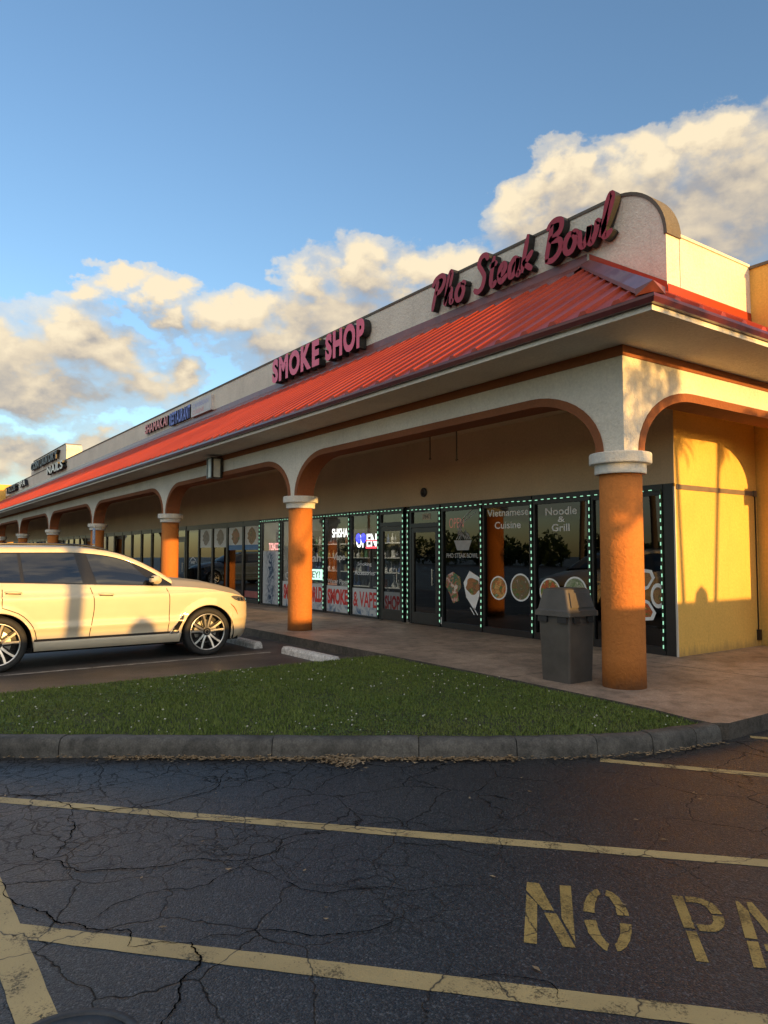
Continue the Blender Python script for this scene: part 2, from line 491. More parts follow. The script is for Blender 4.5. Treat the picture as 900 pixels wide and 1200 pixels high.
kerb_path = catmull([(-9.3,-2.55),(-8.0,-.8),(-6.69,.967),(-5.75,2.25),(-4.86,3.456),(-4.30,4.25),(-3.90,4.92),(-3.66,5.55),(-3.555,6.17)], 8)
def offset_path(path, d):
    out = []
    for i in range(len(path)):
        t = path[min(i+1,len(path)-1)] - path[max(i-1,0)]; t = t/np.linalg.norm(t)
        out.append(path[i] + d*np.array([-t[1], t[0]]))
    return out
kin = offset_path(kerb_path, .17)     # island side
# walkway slab: joints at regular steps
walk_poly = [(-95,6.42),(-9.1,6.42),(-6.6,6.40),(-4.4,6.30),(-3.85,6.20),(-3.66,6.20),(-3.57,6.32),(-3.56,14.0),(-3.56,40),(-95,40)]
b = MB(); b.prism(walk_poly, -.02, .15, 0, 1)
tag(b.build('walkway', [M['walk'], M['walk_face']]), kind='structure')
b = MB()
for x in np.arange(-40, -5.5, 3.05):
    b.box(x-.004, x+.004, 6.45, 9.70, .149, .1512)
b.box(-6.2, -3.62, 8.996, 9.004, .149, .1512)
tag(b.build('walkway_joint_lines', M['walk_face']), kind='structure')

# kerb as cast lengths with narrow open joints
b = MB()
prof = [(0.0,-.02),(0.004,.07),(.012,.115),(.035,.143),(.07,.152),(.165,.150),(.172,.10)]
seg0 = 0; cuts = [0, 9, 18, 27, 34, 41, 48, 54, 60, len(kerb_path)-1]
for a, c in zip(cuts[:-1], cuts[1:]):
    rows = []
    dz = rng.uniform(-.004, .004); dd = rng.uniform(-.006, .006)
    for i in range(a, c+1):
        p = kerb_path[i]
        t = kerb_path[min(i+1,len(kerb_path)-1)] - kerb_path[max(i-1,0)]; t = t/np.linalg.norm(t)
        if i == a: p = p + t*.004
        if i == c: p = p - t*.004
        nrm = np.array([-t[1], t[0]])
        w = rng.uniform(-.003, .003)
        rows.append([(*(p + nrm*(q+dd+w)), z+dz*(z > 0)+w) for q, z in prof])
    b.grid(rows, 0, True, flip=True)
    for r, fl in ((rows[0], 1), (rows[-1], 0)):
        f = tuple(range(len(r)))
        b.add(r, [f if fl else f[::-1]])
tag(b.build('kerb', M['kerb']), kind='structure')
b = MB()
b.grid([[(*p, .0), (*q, .0)] for p, q in zip(offset_path(kerb_path,.02), kin)], 0, False)
b.grid([[(*p, .0), (*p, .11)] for p in offset_path(kerb_path,.03)], 0, False, flip=True)
tag(b.build('kerb_bedding', M['walk_face']), kind='structure')
# thin concrete strip between bay and lawn
b = MB()
b.box(-9.2,-9.08,-2.2,6.415,-.02,.075)
tag(b.build('kerb_strip', M['kerb']), kind='structure')
lawn_edge = [tuple(p) for p in kin[6:]]
lawn_poly = [(-9.08,-2.2),(-9.08,6.41),(-6.6,6.39),(-4.4,6.29),(-3.86,6.19)] + [tuple(p) for p in lawn_edge[::-1]]
b = MB()
# soil surface as a fan of quads: slight crown
L = np.array(lawn_poly)
from mathutils import Vector
from mathutils.geometry import tessellate_polygon
tri = tessellate_polygon([[Vector((p[0],p[1],0)) for p in lawn_poly]])
b.add([(p[0],p[1],.118) for p in lawn_poly], [tuple(t) for t in tri])
o = b.build('lawn_soil', M['soil']); tag(o, kind='structure')
for p in o.data.polygons:
    pass

def inside(poly, x, y):
    px = poly[:,0]; py = poly[:,1]; r = np.zeros(len(x), bool); n = len(px); j = n-1
    for i in range(n):
        c = ((py[i] > y) != (py[j] > y)) & (x < (px[j]-px[i])*(y-py[i])/(py[j]-py[i]+1e-12)+px[i])
        r ^= c; j = i
    return r

def blades(N, poly, hmin, hmax, wid, z0=.115):
    lo = poly.min(0); hi = poly.max(0)
    x = rng.uniform(lo[0], hi[0], N*2); y = rng.uniform(lo[1], hi[1], N*2)
    k = inside(poly, x, y); x = x[k][:N]; y = y[k][:N]; n = len(x)
    clump = .5+.5*np.sin(x*3.1+np.sin(y*2.3)*2)*np.sin(y*3.7+np.sin(x*1.9)*2)
    clump = .55 + .6*clump*rng.uniform(.6,1,n)
    h = rng.uniform(hmin, hmax, n)*clump; a = rng.uniform(0, 2*pi, n); lean = rng.uniform(.2, 1.1, n)*h
    d = np.stack([np.cos(a), np.sin(a)], 1); s = np.stack([-np.sin(a), np.cos(a)], 1)*wid*rng.uniform(.6,1.3,n)[:,None]
    P = np.stack([x, y], 1)
    v = np.zeros((n, 5, 3))
    v[:,0,:2] = P - s; v[:,1,:2] = P + s
    m = P + d*(lean*.35)[:,None]
    v[:,2,:2] = m + s*.75; v[:,3,:2] = m - s*.75
    v[:,4,:2] = P + d*lean[:,None]
    v[:,0,2] = v[:,1,2] = z0; v[:,2,2] = v[:,3,2] = z0 + h*.62; v[:,4,2] = z0 + h
    return v.reshape(-1, 3), n

def raw_mesh(name, v, loops, starts, totals, mat):
    me = bpy.data.meshes.new(name)
    me.vertices.add(len(v)); me.vertices.foreach_set('co', v.astype(np.float32).ravel())
    me.loops.add(len(loops)); me.loops.foreach_set('vertex_index', loops.astype(np.int32))
    me.polygons.add(len(starts)); me.polygons.foreach_set('loop_start', starts.astype(np.int32))
    me.polygons.foreach_set('loop_total', totals.astype(np.int32))
    me.materials.append(mat); me.update(calc_edges=True); me.validate()
    o = bpy.data.objects.new(name, me); COL.objects.link(o); WORLD[o.name] = np.zeros(3)
    return o
gp = np.array(lawn_poly)
v, n = blades(125000, gp[:], .016, .044, .0036)
base = np.arange(n)*5
loops = (base[:,None] + np.array([0,1,2,3,3,2,4])).ravel()
starts = (np.arange(n)*7)[:,None] + np.array([0,4]); totals = np.tile([4,3], n)
o = raw_mesh('grass', v, loops, starts.ravel(), totals, M['grass'])
tag(o, 'short green lawn grass on the island between kerb and walkway', 'grass', kind='stuff')

# clover flowers, tiny white heads scattered in the lawn
def specks(name, pts, r, mat, squash=.7):
    oc = np.array([(1,0,0),(0,1,0),(-1,0,0),(0,-1,0),(0,0,1),(0,0,-1)], float); oc[:,2] *= squash
    fa = np.array([(0,1,4),(1,2,4),(2,3,4),(3,0,4),(1,0,5),(2,1,5),(3,2,5),(0,3,5)])
    n = len(pts); rr = r*rng.uniform(.6,1.3,n)
    v = (pts[:,None,:] + oc[None]*rr[:,None,None]).reshape(-1,3)
    loops = (np.arange(n)[:,None,None]*6 + fa[None]).ravel()
    starts = np.arange(n*8)*3
    return raw_mesh(name, v, loops, starts, np.full(n*8, 3), mat)
x = rng.uniform(-9,-3.7,900); y = rng.uniform(0,6.3,900)
k = inside(gp, x, y) & (rng.uniform(0,1,900) < .15+.4*(np.sin(x*2.1)*np.cos(y*1.7) > .1)); x = x[k]; y = y[k]
o = specks('clover_flowers', np.stack([x,y,rng.uniform(.15,.175,len(x))],1), .011, M['clover'])
tag(o, 'tiny white clover flowers dotted through the lawn', 'flowers', kind='stuff')

def rosettes(name, n, mat):
    x = rng.uniform(-9,-3.7,n*2); y = rng.uniform(-.5,6.35,n*2)
    k = inside(gp, x, y) & (np.sin(x*1.3+.5)*np.cos(y*1.1+x*.4) > -.15); x = x[k][:n]; y = y[k][:n]; m = len(x)
    a = rng.uniform(0,2*pi,m); s = rng.uniform(.006,.013,m); z = rng.uniform(.128,.165,m)
    v = np.zeros((m,3,4,3))
    for j in range(3):
        d = np.stack([np.cos(a+2.1*j), np.sin(a+2.1*j)],1); e = np.stack([-d[:,1],d[:,0]],1)
        c = np.stack([x,y],1)
        v[:,j,0,:2] = c; v[:,j,1,:2] = c+d*s[:,None]*1.0-e*s[:,None]*.7; v[:,j,2,:2] = c+d*s[:,None]*1.7; v[:,j,3,:2] = c+d*s[:,None]*1.0+e*s[:,None]*.7
        v[:,j,:,2] = z[:,None]; v[:,j,2,2] += rng.uniform(-.004,.006,m)
    nn = m*3
    return raw_mesh(name, v.reshape(-1,3), np.arange(nn*4), np.arange(nn)*4, np.full(nn,4), mat)
o = rosettes('clover_leaves', 5200, M['clover_leaf'])
tag(o, 'low broad clover leaves growing in patches among the lawn grass', 'clover', kind='stuff')

# leaf litter at the kerb foot and a heap
def litter(name, pts, size, mat):
    n = len(pts); a = rng.uniform(0,2*pi,n); s = size*rng.uniform(.5,1.4,n); tl = rng.uniform(-.5,.5,(n,2))
    d = np.stack([np.cos(a),np.sin(a)],1); e = np.stack([-np.sin(a),np.cos(a)],1)
    v = np.zeros((n,4,3))
    for i,(u,w) in enumerate([(-1,0),(0,-.45),(1,0),(0,.45)]):
        v[:,i,:2] = pts[:,:2] + d*(u*s)[:,None] + e*(w*s)[:,None]
        v[:,i,2] = pts[:,2] + np.abs(u*tl[:,0] + w*tl[:,1])*s
    return raw_mesh(name, v.reshape(-1,3), np.arange(n*4), np.arange(n)*4, np.full(n,4), mat)
pts = []
kp = offset_path(kerb_path, -.0)
for i in range(16, len(kp)-1):
    dens = 55 if 20 <= i <= 40 else 8
    for _ in range(dens):
        q = kp[i] + (kp[i+1]-kp[i])*rng.uniform()
        t = kp[i+1]-kp[i]; t /= np.linalg.norm(t)
        q = q - np.array([-t[1],t[0]])*abs(rng.normal(0,.035)+.01)
        pts.append((q[0],q[1],.006+abs(rng.normal(0,.008))))
for _ in range(420):
    q = np.array([-5.02,3.12]) + rng.normal(0,1,2)@np.array([[.10,.03],[-.02,.05]])
    pts.append((q[0],q[1],.006+abs(rng.normal(0,.018))))
for _ in range(45):
    pts.append((rng.uniform(-6.5,-1.8), rng.uniform(.8,5.4), .006))
pts = np.array(pts); kk = np.ones(len(pts), bool)
o = litter('fallen_leaves', pts, .019, M['dry_leaf'])
tag(o, 'dry brown leaf litter gathered along the foot of the kerb', 'leaves', kind='stuff')

# ------------------------------------------------------------------ painted markings
def stripe(name, p, q, w, mat, z=.0018):
    p = np.array(p); q = np.array(q); t = (q-p)/np.linalg.norm(q-p); nrm = np.array([-t[1],t[0]])*w/2
    n = int(np.linalg.norm(q-p)/.08)+2
    rows = []
    for k in range(n):
        c = p + (q-p)*k/(n-1); j = rng.normal(0,.0014,2)
        rows.append([(*(c-nrm*(1+j[0]/w*2)), z), (*(c+nrm*(1+j[1]/w*2)), z)])
    b = MB(); b.grid(rows, 0, False, flip=True)
    o = b.build(name, mat); tag(o, kind='structure'); return o
e1 = np.array([.739,.673])
stripe('road_marking_line', (-6.6,-.155), (-.6,5.31), .10, M['yellow_paint'])
stripe('road_marking_line', (-3.68,.535), (-.2,3.72), .112, M['yellow_paint'])
stripe('road_marking_line', (-4.6,.545), (-2.84,.548), .135, M['yellow_paint'], .0032)
stripe('road_marking_line', (-3.83,4.86), (-1.2,6.72), .10, M['yellow_paint'])
stripe('road_marking_line', (-3.52,6.58), (-1.2,8.1), .09, M['yellow_paint'])
stripe('bay_marking_line', (-11.12,-1.8), (-11.17,5.6), .09, M['white_paint'], .009)
stripe('bay_marking_line', (-13.75,-1.8), (-13.75,5.6), .09, M['white_paint'], .009)
for xx in (-16.4,-19.0,-21.7,-24.4,-27.1):
    stripe('bay_marking_line', (xx,-1.8), (xx,5.6), .09, M['white_paint'], .009)

# stencilled lettering on the asphalt: polygons in a unit cell (w, h), cut by the stencil bridges
def stencil_letters():
    s = .27   # stroke in cell widths
    G = {}
    g = .035
    G['N'] = [[(0,0),(.25,0),(.25,.66),(0,.80)], [(0,.86),(.16,1.0),(.30,1.0),(.62,.54),(.40,.54)], [(.42,.50),(.64,.50),(1.0,0),(.78,0)], [(.75,.33),(1.0,.12),(1.0,1.0),(.75,1.0)]]
    G['N'] = [[(0,0),(.25,0),(.25,.62),(0,.78)], [(0,.84),(.0,1.0),(.27,1.0),(.62,.53),(.36,.53)], [(.39,.48),(.65,.48),(1.0,0),(.75,0)], [(.75,.42),(1.0,.08),(1.0,1.0),(.75,1.0)]]
    def arc(cx, cy, rx, ry, tx, ty, a0, a1, n=10):
        o = [(cx+rx*cos(a), cy+ry*sin(a)) for a in np.linspace(a0, a1, n)]
        i = [(cx+(rx-tx)*cos(a), cy+(ry-ty)*sin(a)) for a in np.linspace(a1, a0, n)]
        return o + i
    O = []
    for a0, a1 in ((8,78),(102,172),(188,258),(282,352)):
        O.append(arc(.5,.5,.5,.5,.25,.10,radians(a0),radians(a1)))
    G['O'] = O
    def D(y0, y1):
        cy = (y0+y1)/2; ry = (y1-y0)/2
        return [[(.30,y1),(.55,y1),(.55,y1-.10),(.30,y1-.10)], arc(.55,cy,.45,ry,.25,.10,radians(90),radians(4)), arc(.55,cy,.45,ry,.25,.10,radians(-4),radians(-90)), [(.30,y0),(.55,y0),(.55,y0+.10),(.30,y0+.10)]]
    G['P'] = [[(0,0),(.25,0),(.25,.42),(0,.42)], [(0,.46),(.25,.46),(.25,1),(0,1)]] + D(.44,1.0)
    G['A'] = [[(0,0),(.23,0),(.34,.36),(.11,.36)], [(.12,.40),(.35,.40),(.49,.84),(.39,1.0),(.33,1.0)], [(.77,0),(1,0),(.89,.36),(.66,.36)], [(.65,.40),(.88,.40),(.67,1.0),(.55,1.0),(.51,.84)], [(.40,.24),(.60,.24),(.58,.34),(.42,.34)]]
    G['R'] = G['P'] + [[(.42,.40),(.68,.40),(1.0,0),(.73,0)]]
    G['K'] = [[(0,0),(.25,0),(.25,.48),(0,.48)], [(0,.52),(.25,.52),(.25,1),(0,1)], [(.30,.55),(.55,.55),(1,1),(.70,1)], [(.30,.48),(.55,.48),(1,0),(.72,0)]]
    G['I'] = [[(.35,0),(.65,0),(.65,.48),(.35,.48)], [(.35,.52),(.65,.52),(.65,1),(.35,1)]]
    G['G'] = O[:0] + [arc(.5,.5,.5,.5,.25,.10,radians(35),radians(78)), O[1], O[2], arc(.5,.5,.5,.5,.25,.10,radians(282),radians(355)), [(.55,.42),(.72,.42),(.72,.52),(.55,.52)]]
    return G
G = stencil_letters()
ORG = np.array([-2.255,2.335]); EX = np.array([.735,.678]); EY = np.array([-.672,.741])
b = MB()
xs = [('N',0,.215),('O',.262,.205),('P',.690,.195),('A',.905,.215),('R',1.14,.2),('K',1.365,.21),('I',1.56,.2),('N',1.76,.215),('G',2.0,.205)]
for ch, x0, w in xs:
    for poly in G[ch]:
        pp = [ORG + EX*(x0+q[0]*w+rng.normal(0,.0015)) + EY*(q[1]*.585+rng.normal(0,.0015)) for q in poly]
        n = len(pp)
        if n == 20:   # arcs: quads between outer and inner
            for k in range(9):
                q4 = [pp[k],pp[k+1],pp[18-k],pp[19-k]]
                b.add([(*q,.002) for q in q4], [(0,1,2,3)])
        else:
            b.add([(*q,.002) for q in pp], [tuple(range(n))])
o = b.build('road_marking_text', M['stencil_paint']); tag(o, kind='structure')
for me in (o.data,):
    me.flip_normals() if me.polygons and me.polygons[0].normal.z < 0 else None

# wandering cracks, modelled as narrow dark strips
M['crack'] = simple('crack shadow', (.004,.004,.004), .95, 0, .1, spec=.02)
def crack(b, pts, w):
    P = [np.array(p, float) for p in pts]
    for _ in range(4):
        Q = [P[0]]
        for a, c in zip(P[:-1], P[1:]):
            d = c-a; l = np.linalg.norm(d); nrm = np.array([-d[1],d[0]])
            Q += [(a+c)/2 + nrm*rng.uniform(-.16,.16), c]
        P = Q
    L = []
    for i in range(len(P)):
        t = P[min(i+1,len(P)-1)]-P[max(i-1,0)]; t /= np.linalg.norm(t)+1e-9
        k = sin(pi*min(max(i/(len(P)-1),.04),.96))**.5
        ww = w*k*rng.uniform(.35,1.2)/2; nr = np.array([-t[1],t[0]])*ww
        L.append([(*(P[i]-nr),.0045),(*(P[i]+nr),.0045)])
    b.grid(L, 0, False, flip=True)
b = MB()
crack(b, [(-4.3,.52),(-3.88,.63),(-3.65,.74),(-3.5,.83),(-3.34,.99),(-3.2,.95)], .010)
crack(b, [(-3.2,.95),(-3.07,1.18),(-2.94,1.17),(-2.78,1.02),(-2.63,.91),(-2.4,.85)], .010)
crack(b, [(-3.07,1.18),(-3.0,1.45),(-2.75,1.75),(-2.72,2.05)], .008)
crack(b, [(-3.5,.83),(-3.62,1.1),(-3.55,1.45),(-3.75,1.8)], .007)
crack(b, [(-4.6,.75),(-4.35,.85),(-4.1,.95),(-3.95,1.2),(-3.9,1.45),(-3.7,1.8),(-3.75,2.2)], .010)
crack(b, [(-6.1,.35),(-5.75,.62),(-5.55,.95),(-5.4,1.3)], .014)
crack(b, [(-5.55,.95),(-5.1,1.15),(-4.85,1.55),(-4.9,2.0),(-5.3,2.3)], .010)
crack(b, [(-4.85,1.55),(-4.4,1.7),(-4.2,2.1),(-4.3,2.6)], .008)
crack(b, [(-5.02,2.9),(-5.0,2.4),(-4.9,2.0)], .009)
crack(b, [(-4.2,2.1),(-3.8,2.5),(-3.3,3.0)], .006)
crack(b, [(-3.9,1.45),(-3.4,1.75),(-2.95,2.2),(-2.7,2.6)], .006)
crack(b, [(-2.2,1.95),(-2.0,2.2),(-1.9,2.15)], .006)
crack(b, [(-5.1,1.15),(-4.7,1.05),(-4.35,.85)], .008)
tag(b.build('asphalt_cracks', M['crack']), kind='structure')

# utility cover at the picture's bottom edge
r = empty('utility_cover', (-2.63,.59,0), 'round iron utility cover set in the asphalt beside the yellow line', 'manhole cover')
M['iron'] = simple('cast iron', (.05,.053,.058), .6, .2, .4, 10, .4, 60)
b = MB(); b.lathe([(.245,.0),(.245,.011),(.215,.0125),(.212,.005)], -2.63, .59, 48); b.build('rim', M['iron'], r)
b = MB(); b.lathe([(.208,.0),(.207,.0085),(.0,.0095)], -2.63, .59, 48)
for k in range(5):
    b.box(-2.63-.13, -2.63+.13, .59-.10+.05*k-.006, .59-.10+.05*k+.006, .009, .0108)
b.build('lid', M['iron'], r)

# concrete wheel stops
def wheel_stop(x0, x1, y, label):
    b = MB(); sec = [(-.085,0),(-.075,.075),(-.05,.115),(.05,.115),(.075,.075),(.085,0)]
    rows = []
    for x, k in ((x0,.0),(x0+.02,1),(x1-.02,1),(x1,.0)):
        rows.append([(x, y+p*(.93+.07*k), .004+z*(.93+.07*k)) for p, z in sec])
    b.grid(rows, 0, False)
    b.add(rows[0], [tuple(range(6))]); b.add(rows[-1], [tuple(range(5,-1,-1))])
    o = b.build('wheel_stop', M['stop'])
    return tag(o, label, 'wheel stop', 'concrete wheel stops at the bay heads')
wheel_stop(-10.98,-9.36,5.78,'pale concrete wheel stop in the empty bay beside the lawn')
wheel_stop(-13.45,-11.76,5.66,'pale concrete wheel stop under the nose of the white car')
# ------------------------------------------------------------------ the strip mall
mall = empty('strip_mall', (-6.25,9.75,.15), 'long cream strip mall with red ribbed metal roof and arcade of terracotta columns', 'building')
XL = -72.0; XR = -6.25; YF = 9.75; YB = 30.0
Z0 = .15; ZH = 2.715
# column positions
CX = [-5.24,-12.88,-20.60,-28.72,-36.8,-44.95,-53.1,-61.2,-69.3]
CY = 7.10
ZS = 4.036; SPR = 2.82
# --- store wall over the windows, side wall, return wall
b = MB()
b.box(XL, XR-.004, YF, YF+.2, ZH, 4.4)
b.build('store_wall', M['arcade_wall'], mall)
b = MB()
b.box(XR-.25, XR, YF+.012, 12.1, Z0-.01, 4.4)
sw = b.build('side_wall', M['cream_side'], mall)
b = MB()
b.box(XR-.004, XR+.014, YF+.03, 11.98, 2.625, 2.70); b.box(XR-.004, XR+.03, 11.98, 12.06, 2.615, 2.71)
b.build('conduit', M['conduit'], sw)
b = MB(); b.box(XR-.02, XR+.006, YF-.01, YF+.011, Z0, ZH-.05); b.build('corner_trim', M['white_trim'], sw)
b = MB(); b.box(XR+.002, XR+.018, 12.02, 12.035, .3, 2.62); b.box(XR+.002, XR+.05, 11.98, 12.05, .25, .42); b.build('downpipe', M['black_frame'], sw)
b = MB()
b.box(XR-.2, -4.45, 12.1, 12.5, Z0-.01, 6.50)
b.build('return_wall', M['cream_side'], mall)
b = MB(); b.box(XR-.25, -4.40, 12.07, 12.53, 6.50, 6.55); b.build('return_wall_coping', M['coping'], mall)
b = MB(); b.box(XL, XR-.3, YF+8, YF+8.2, Z0, 6.0); b.box(XL, XL+.2, YF, YF+8, Z0, 6.0); b.build('rear_wall', M['cream'], mall)
# --- parapet with rounded end
YP = 9.70; PT = 7.43; RR = .92
pr = [(XR-.012-RR+RR*sin(a), PT-RR+RR*cos(a)) for a in np.linspace(0, pi/2, 14)]
outline = [(XL,4.3),(XL,PT)] + pr + [(XR-.012,4.3)]
b = MB(); n = len(outline)
f = [(p[0],YP,p[1]) for p in outline]; k = [(p[0],YP+.34,p[1]) for p in outline]
b.add(f+k, [tuple(range(n-1,-1,-1)), tuple(range(n,2*n))])
for i in range(n-1):
    b.add([f[i],f[i+1],k[i+1],k[i]], [(0,1,2,3)], 0)
par = b.build('parapet', M['cream'], mall)
b = MB()
cp = [(XL,PT)] + pr
rows = [[(p[0],YP-.02,p[1]-.03 if i < 2 else p[1]-.02),(p[0],YP-.02,p[1]+.035),(p[0],YP+.36,p[1]+.035),(p[0],YP+.36,p[1]-.03)] for i, p in enumerate(cp)]
# push the cap outwards along the curve
rows = []
for i, p in enumerate(cp):
    a = 0 if i == 0 else (i-1)*(pi/2)/13
    nx, nz = sin(a), cos(a)
    rows.append([(p[0]+nx*q, y, p[1]+nz*q) for q, y in ((-.025,YP-.018),(.03,YP-.018),(.03,YP+.36),(-.025,YP+.36))])
b.grid(rows, 0, False)
b.add(rows[-1], [(0,1,2,3)])
b.build('coping', M['coping'], par)
# side parapet
b = MB(); b.box(XR-.24, XR, YP+.344, 12.098, 4.402, 6.53)
sp = b.build('side_parapet', M['cream'], mall)
b = MB(); b.box(XR-.3, XR+.02, YP+.344, 12.068, 6.53, 6.575); b.build('coping', M['cream'], sp)
# raised sign panel far along
def raised_panel(x0, x1, ztop, rr, name):
    pr = [(x0, PT+.032)] + [(x0+rr-rr*cos(a), ztop-rr+rr*sin(a)) for a in np.linspace(0, pi/2, 8)] + [(x1-rr*.35+rr*.35*sin(a), ztop-rr*.35+rr*.35*cos(a)) for a in np.linspace(0, pi/2, 6)] + [(x1, PT+.032)]
    b = MB(); n = len(pr)
    f = [(p[0],YP-.004,p[1]) for p in pr]; k = [(p[0],YP+.9,p[1]) for p in pr]
    b.add(f+k, [tuple(range(n-1,-1,-1)), tuple(range(n,2*n))])
    for i in range(n-1):
        b.add([f[i],f[i+1],k[i+1],k[i]], [(0,1,2,3)])
    return b.build(name, M['cream'], mall)
rp = raised_panel(-58.6,-47.0,8.42,.9,'raised_sign_panel')
b = MB(); b.box(-57.7,-47.3,YP-.03,YP+.92,8.42,8.47); b.build('coping', M['coping'], rp)
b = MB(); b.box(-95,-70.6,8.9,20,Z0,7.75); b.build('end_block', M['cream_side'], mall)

# --- metal roof
EY0 = 6.135; EZ = 4.20; SL = .64; EX0 = -4.12
def zr(y): return EZ + SL*(y-EY0)
def zs(x): return EZ + SL*(EX0-x)
b = MB()
hipx = EX0-(YP-EY0)
b.add([(XL,EY0,EZ),(EX0,EY0,EZ),(hipx,YP,zr(YP)),(XL,YP,zr(YP))], [(0,1,2,3)])
b.add([(XL,EY0,EZ),(EX0,EY0,EZ),(EX0,EY0,EZ-.025),(XL,EY0,EZ-.025)], [(3,2,1,0)])
# side plane: up to the hip line, ends at the parapet end beyond YP
b.add([(EX0,EY0,EZ),(EX0,YP,EZ),(hipx,YP,zs(hipx))], [(0,1,2)])
b.add([(EX0,YP,EZ),(EX0,12.098,EZ),(XR+.001,12.098,zs(XR)),(XR+.001,YP,zs(XR))], [(0,1,2,3)])
H = .045; W0 = .065; W1 = .03
def rib_front(x):
    ye = YP if x < hipx else EY0+(EX0-x)
    if ye-EY0 < .15: return
    s = [(-W0,0),(-W1,H),(W1,H),(W0,0)]
    r = []
    for y in (EY0-.004, ye-.02):
        r.append([(x+p, y, zr(y)+h) for p, h in s])
    b.grid(r, 0, False, flip=True)
    b.add(r[0], [(0,1,2,3)])
def rib_side(y):
    xe = XR if y > YP else max(XR-(9.7-9.7), EX0-(y-EY0))
    if y <= YP: xe = EX0-(y-EY0)
    if EX0-xe < .15: return
    s = [(-W0,0),(-W1,H),(W1,H),(W0,0)]
    r = []
    for x in (EX0+.004, xe+.02):
        r.append([(x, y+p, zs(x)+h) for p, h in s])
    b.grid(r, 0, False, flip=True)
    b.add(r[0], [(0,1,2,3)])
x = EX0-.42
while x > XL:
    rib_front(x); x -= .425
y = EY0+.42
while y < 12.0:
    rib_side(y); y += .425
roof = b.build('metal_roof', M['roof'], mall)
# hip cap: two sloping wings over the hip line
b = MB()
hw = .20
hl = np.array([EX0+.03, EY0-.03, EZ+.03]); hh = np.array([hipx, YP-.01, zr(YP)+.03])
rows = []
for p in (hl, hh):
    rows.append([(p[0]-hw, p[1]+.0, p[2]+.045-.0), (p[0], p[1], p[2]+.075), (p[0], p[1]+hw, p[2]+.045)])
# wings lie along the two slopes: front wing moves in -x (constant z), side wing moves in +y (constant z)
b.grid(rows, 0, False)
b.grid([[(q[0],q[1],q[2]-.05) for q in (r[0],)] + [r[0]] for r in rows], 0, False)
b.grid([[r[2]] + [(q[0],q[1],q[2]-.05) for q in (r[2],)] for r in rows], 0, False)
b.add([rows[0][0],rows[0][1],rows[0][2],(rows[0][2][0],rows[0][2][1],rows[0][2][2]-.07),(hl[0],hl[1],hl[2]-.04),(rows[0][0][0],rows[0][0][1],rows[0][0][2]-.07)], [(0,5,4,3,2,1)])
b.build('hip_cap', M['flash'], roof)
b = MB()
rl = .34
b.grid([[(x, YP-rl, zr(YP-rl)+H+.006), (x, YP-.012, zr(YP)+H+.02), (x, YP-.012, zr(YP)+H+.17)] for x in (XL, hipx-.05)], 0, False, flip=True)
b.grid([[(x, YP-rl, zr(YP-rl)+.0), (x, YP-rl, zr(YP-rl)+H+.006)] for x in (XL, hipx-.05)], 0, False, flip=True)
# flashing down the end of the parapet and along the side parapet
pth = [(hipx,YP-.012,zs(hipx)),(XR,YP-.012,zs(XR))]
b.grid([[(p[0],p[1],p[2]+.02),(p[0],p[1],p[2]+.20)] for p in pth], 1, False, flip=True)
b.add([(XR+.02,YP-.012,zs(XR)-.02),(XR+.02,12.09,zs(XR)-.02),(XR+.012,12.09,zs(XR)+.17),(XR+.012,YP-.012,zs(XR)+.17)], [(0,1,2,3)], 1)
b.build('ridge_flashing', [M['flash'], M['roof']], roof)
# --- gutter, fascia lip, soffit
b = MB()
gp_ = [(.02,-.078),(-.035,-.078),(-.055,-.03),(-.05,-.005),(-.05,.004),(-.035,.004)]
rowsx = []
for x, off in ((XL,0),(EX0,1)):
    rowsx.append([((x - p[0] if off else x), EY0+p[0], EZ-.028+p[1]) for p in gp_])
rowsx.append([(EX0-p[0], 12.09, EZ-.028+p[1]) for p in gp_])
b.grid(rowsx, 0, False, flip=True)
b.build('gutter', M['gutter'], mall)
LX = EX0; LY = EY0+.004
b = MB()
SX = -4.14; SY = 6.152
# soffit slab: L shape with a stucco lip
def slab(x0,x1,y0,y1,z0,z1): b.box(x0,x1,y0,y1,z0,z1)
slab(XL, SX, SY, 6.90, ZS, ZS+.05)
slab(-5.046, SX, 6.90, 12.098, ZS, ZS+.05)
b.build('soffit', M['cream'], mall)
b = MB()
b.box(XL, XR+.0, 6.94, YF+.1, ZS+.055, ZS+.10); b.box(XR, -5.06, 7.0, 12.098, ZS+.055, ZS+.10)
b.build('arcade_ceiling', M['arcade_wall'], mall)
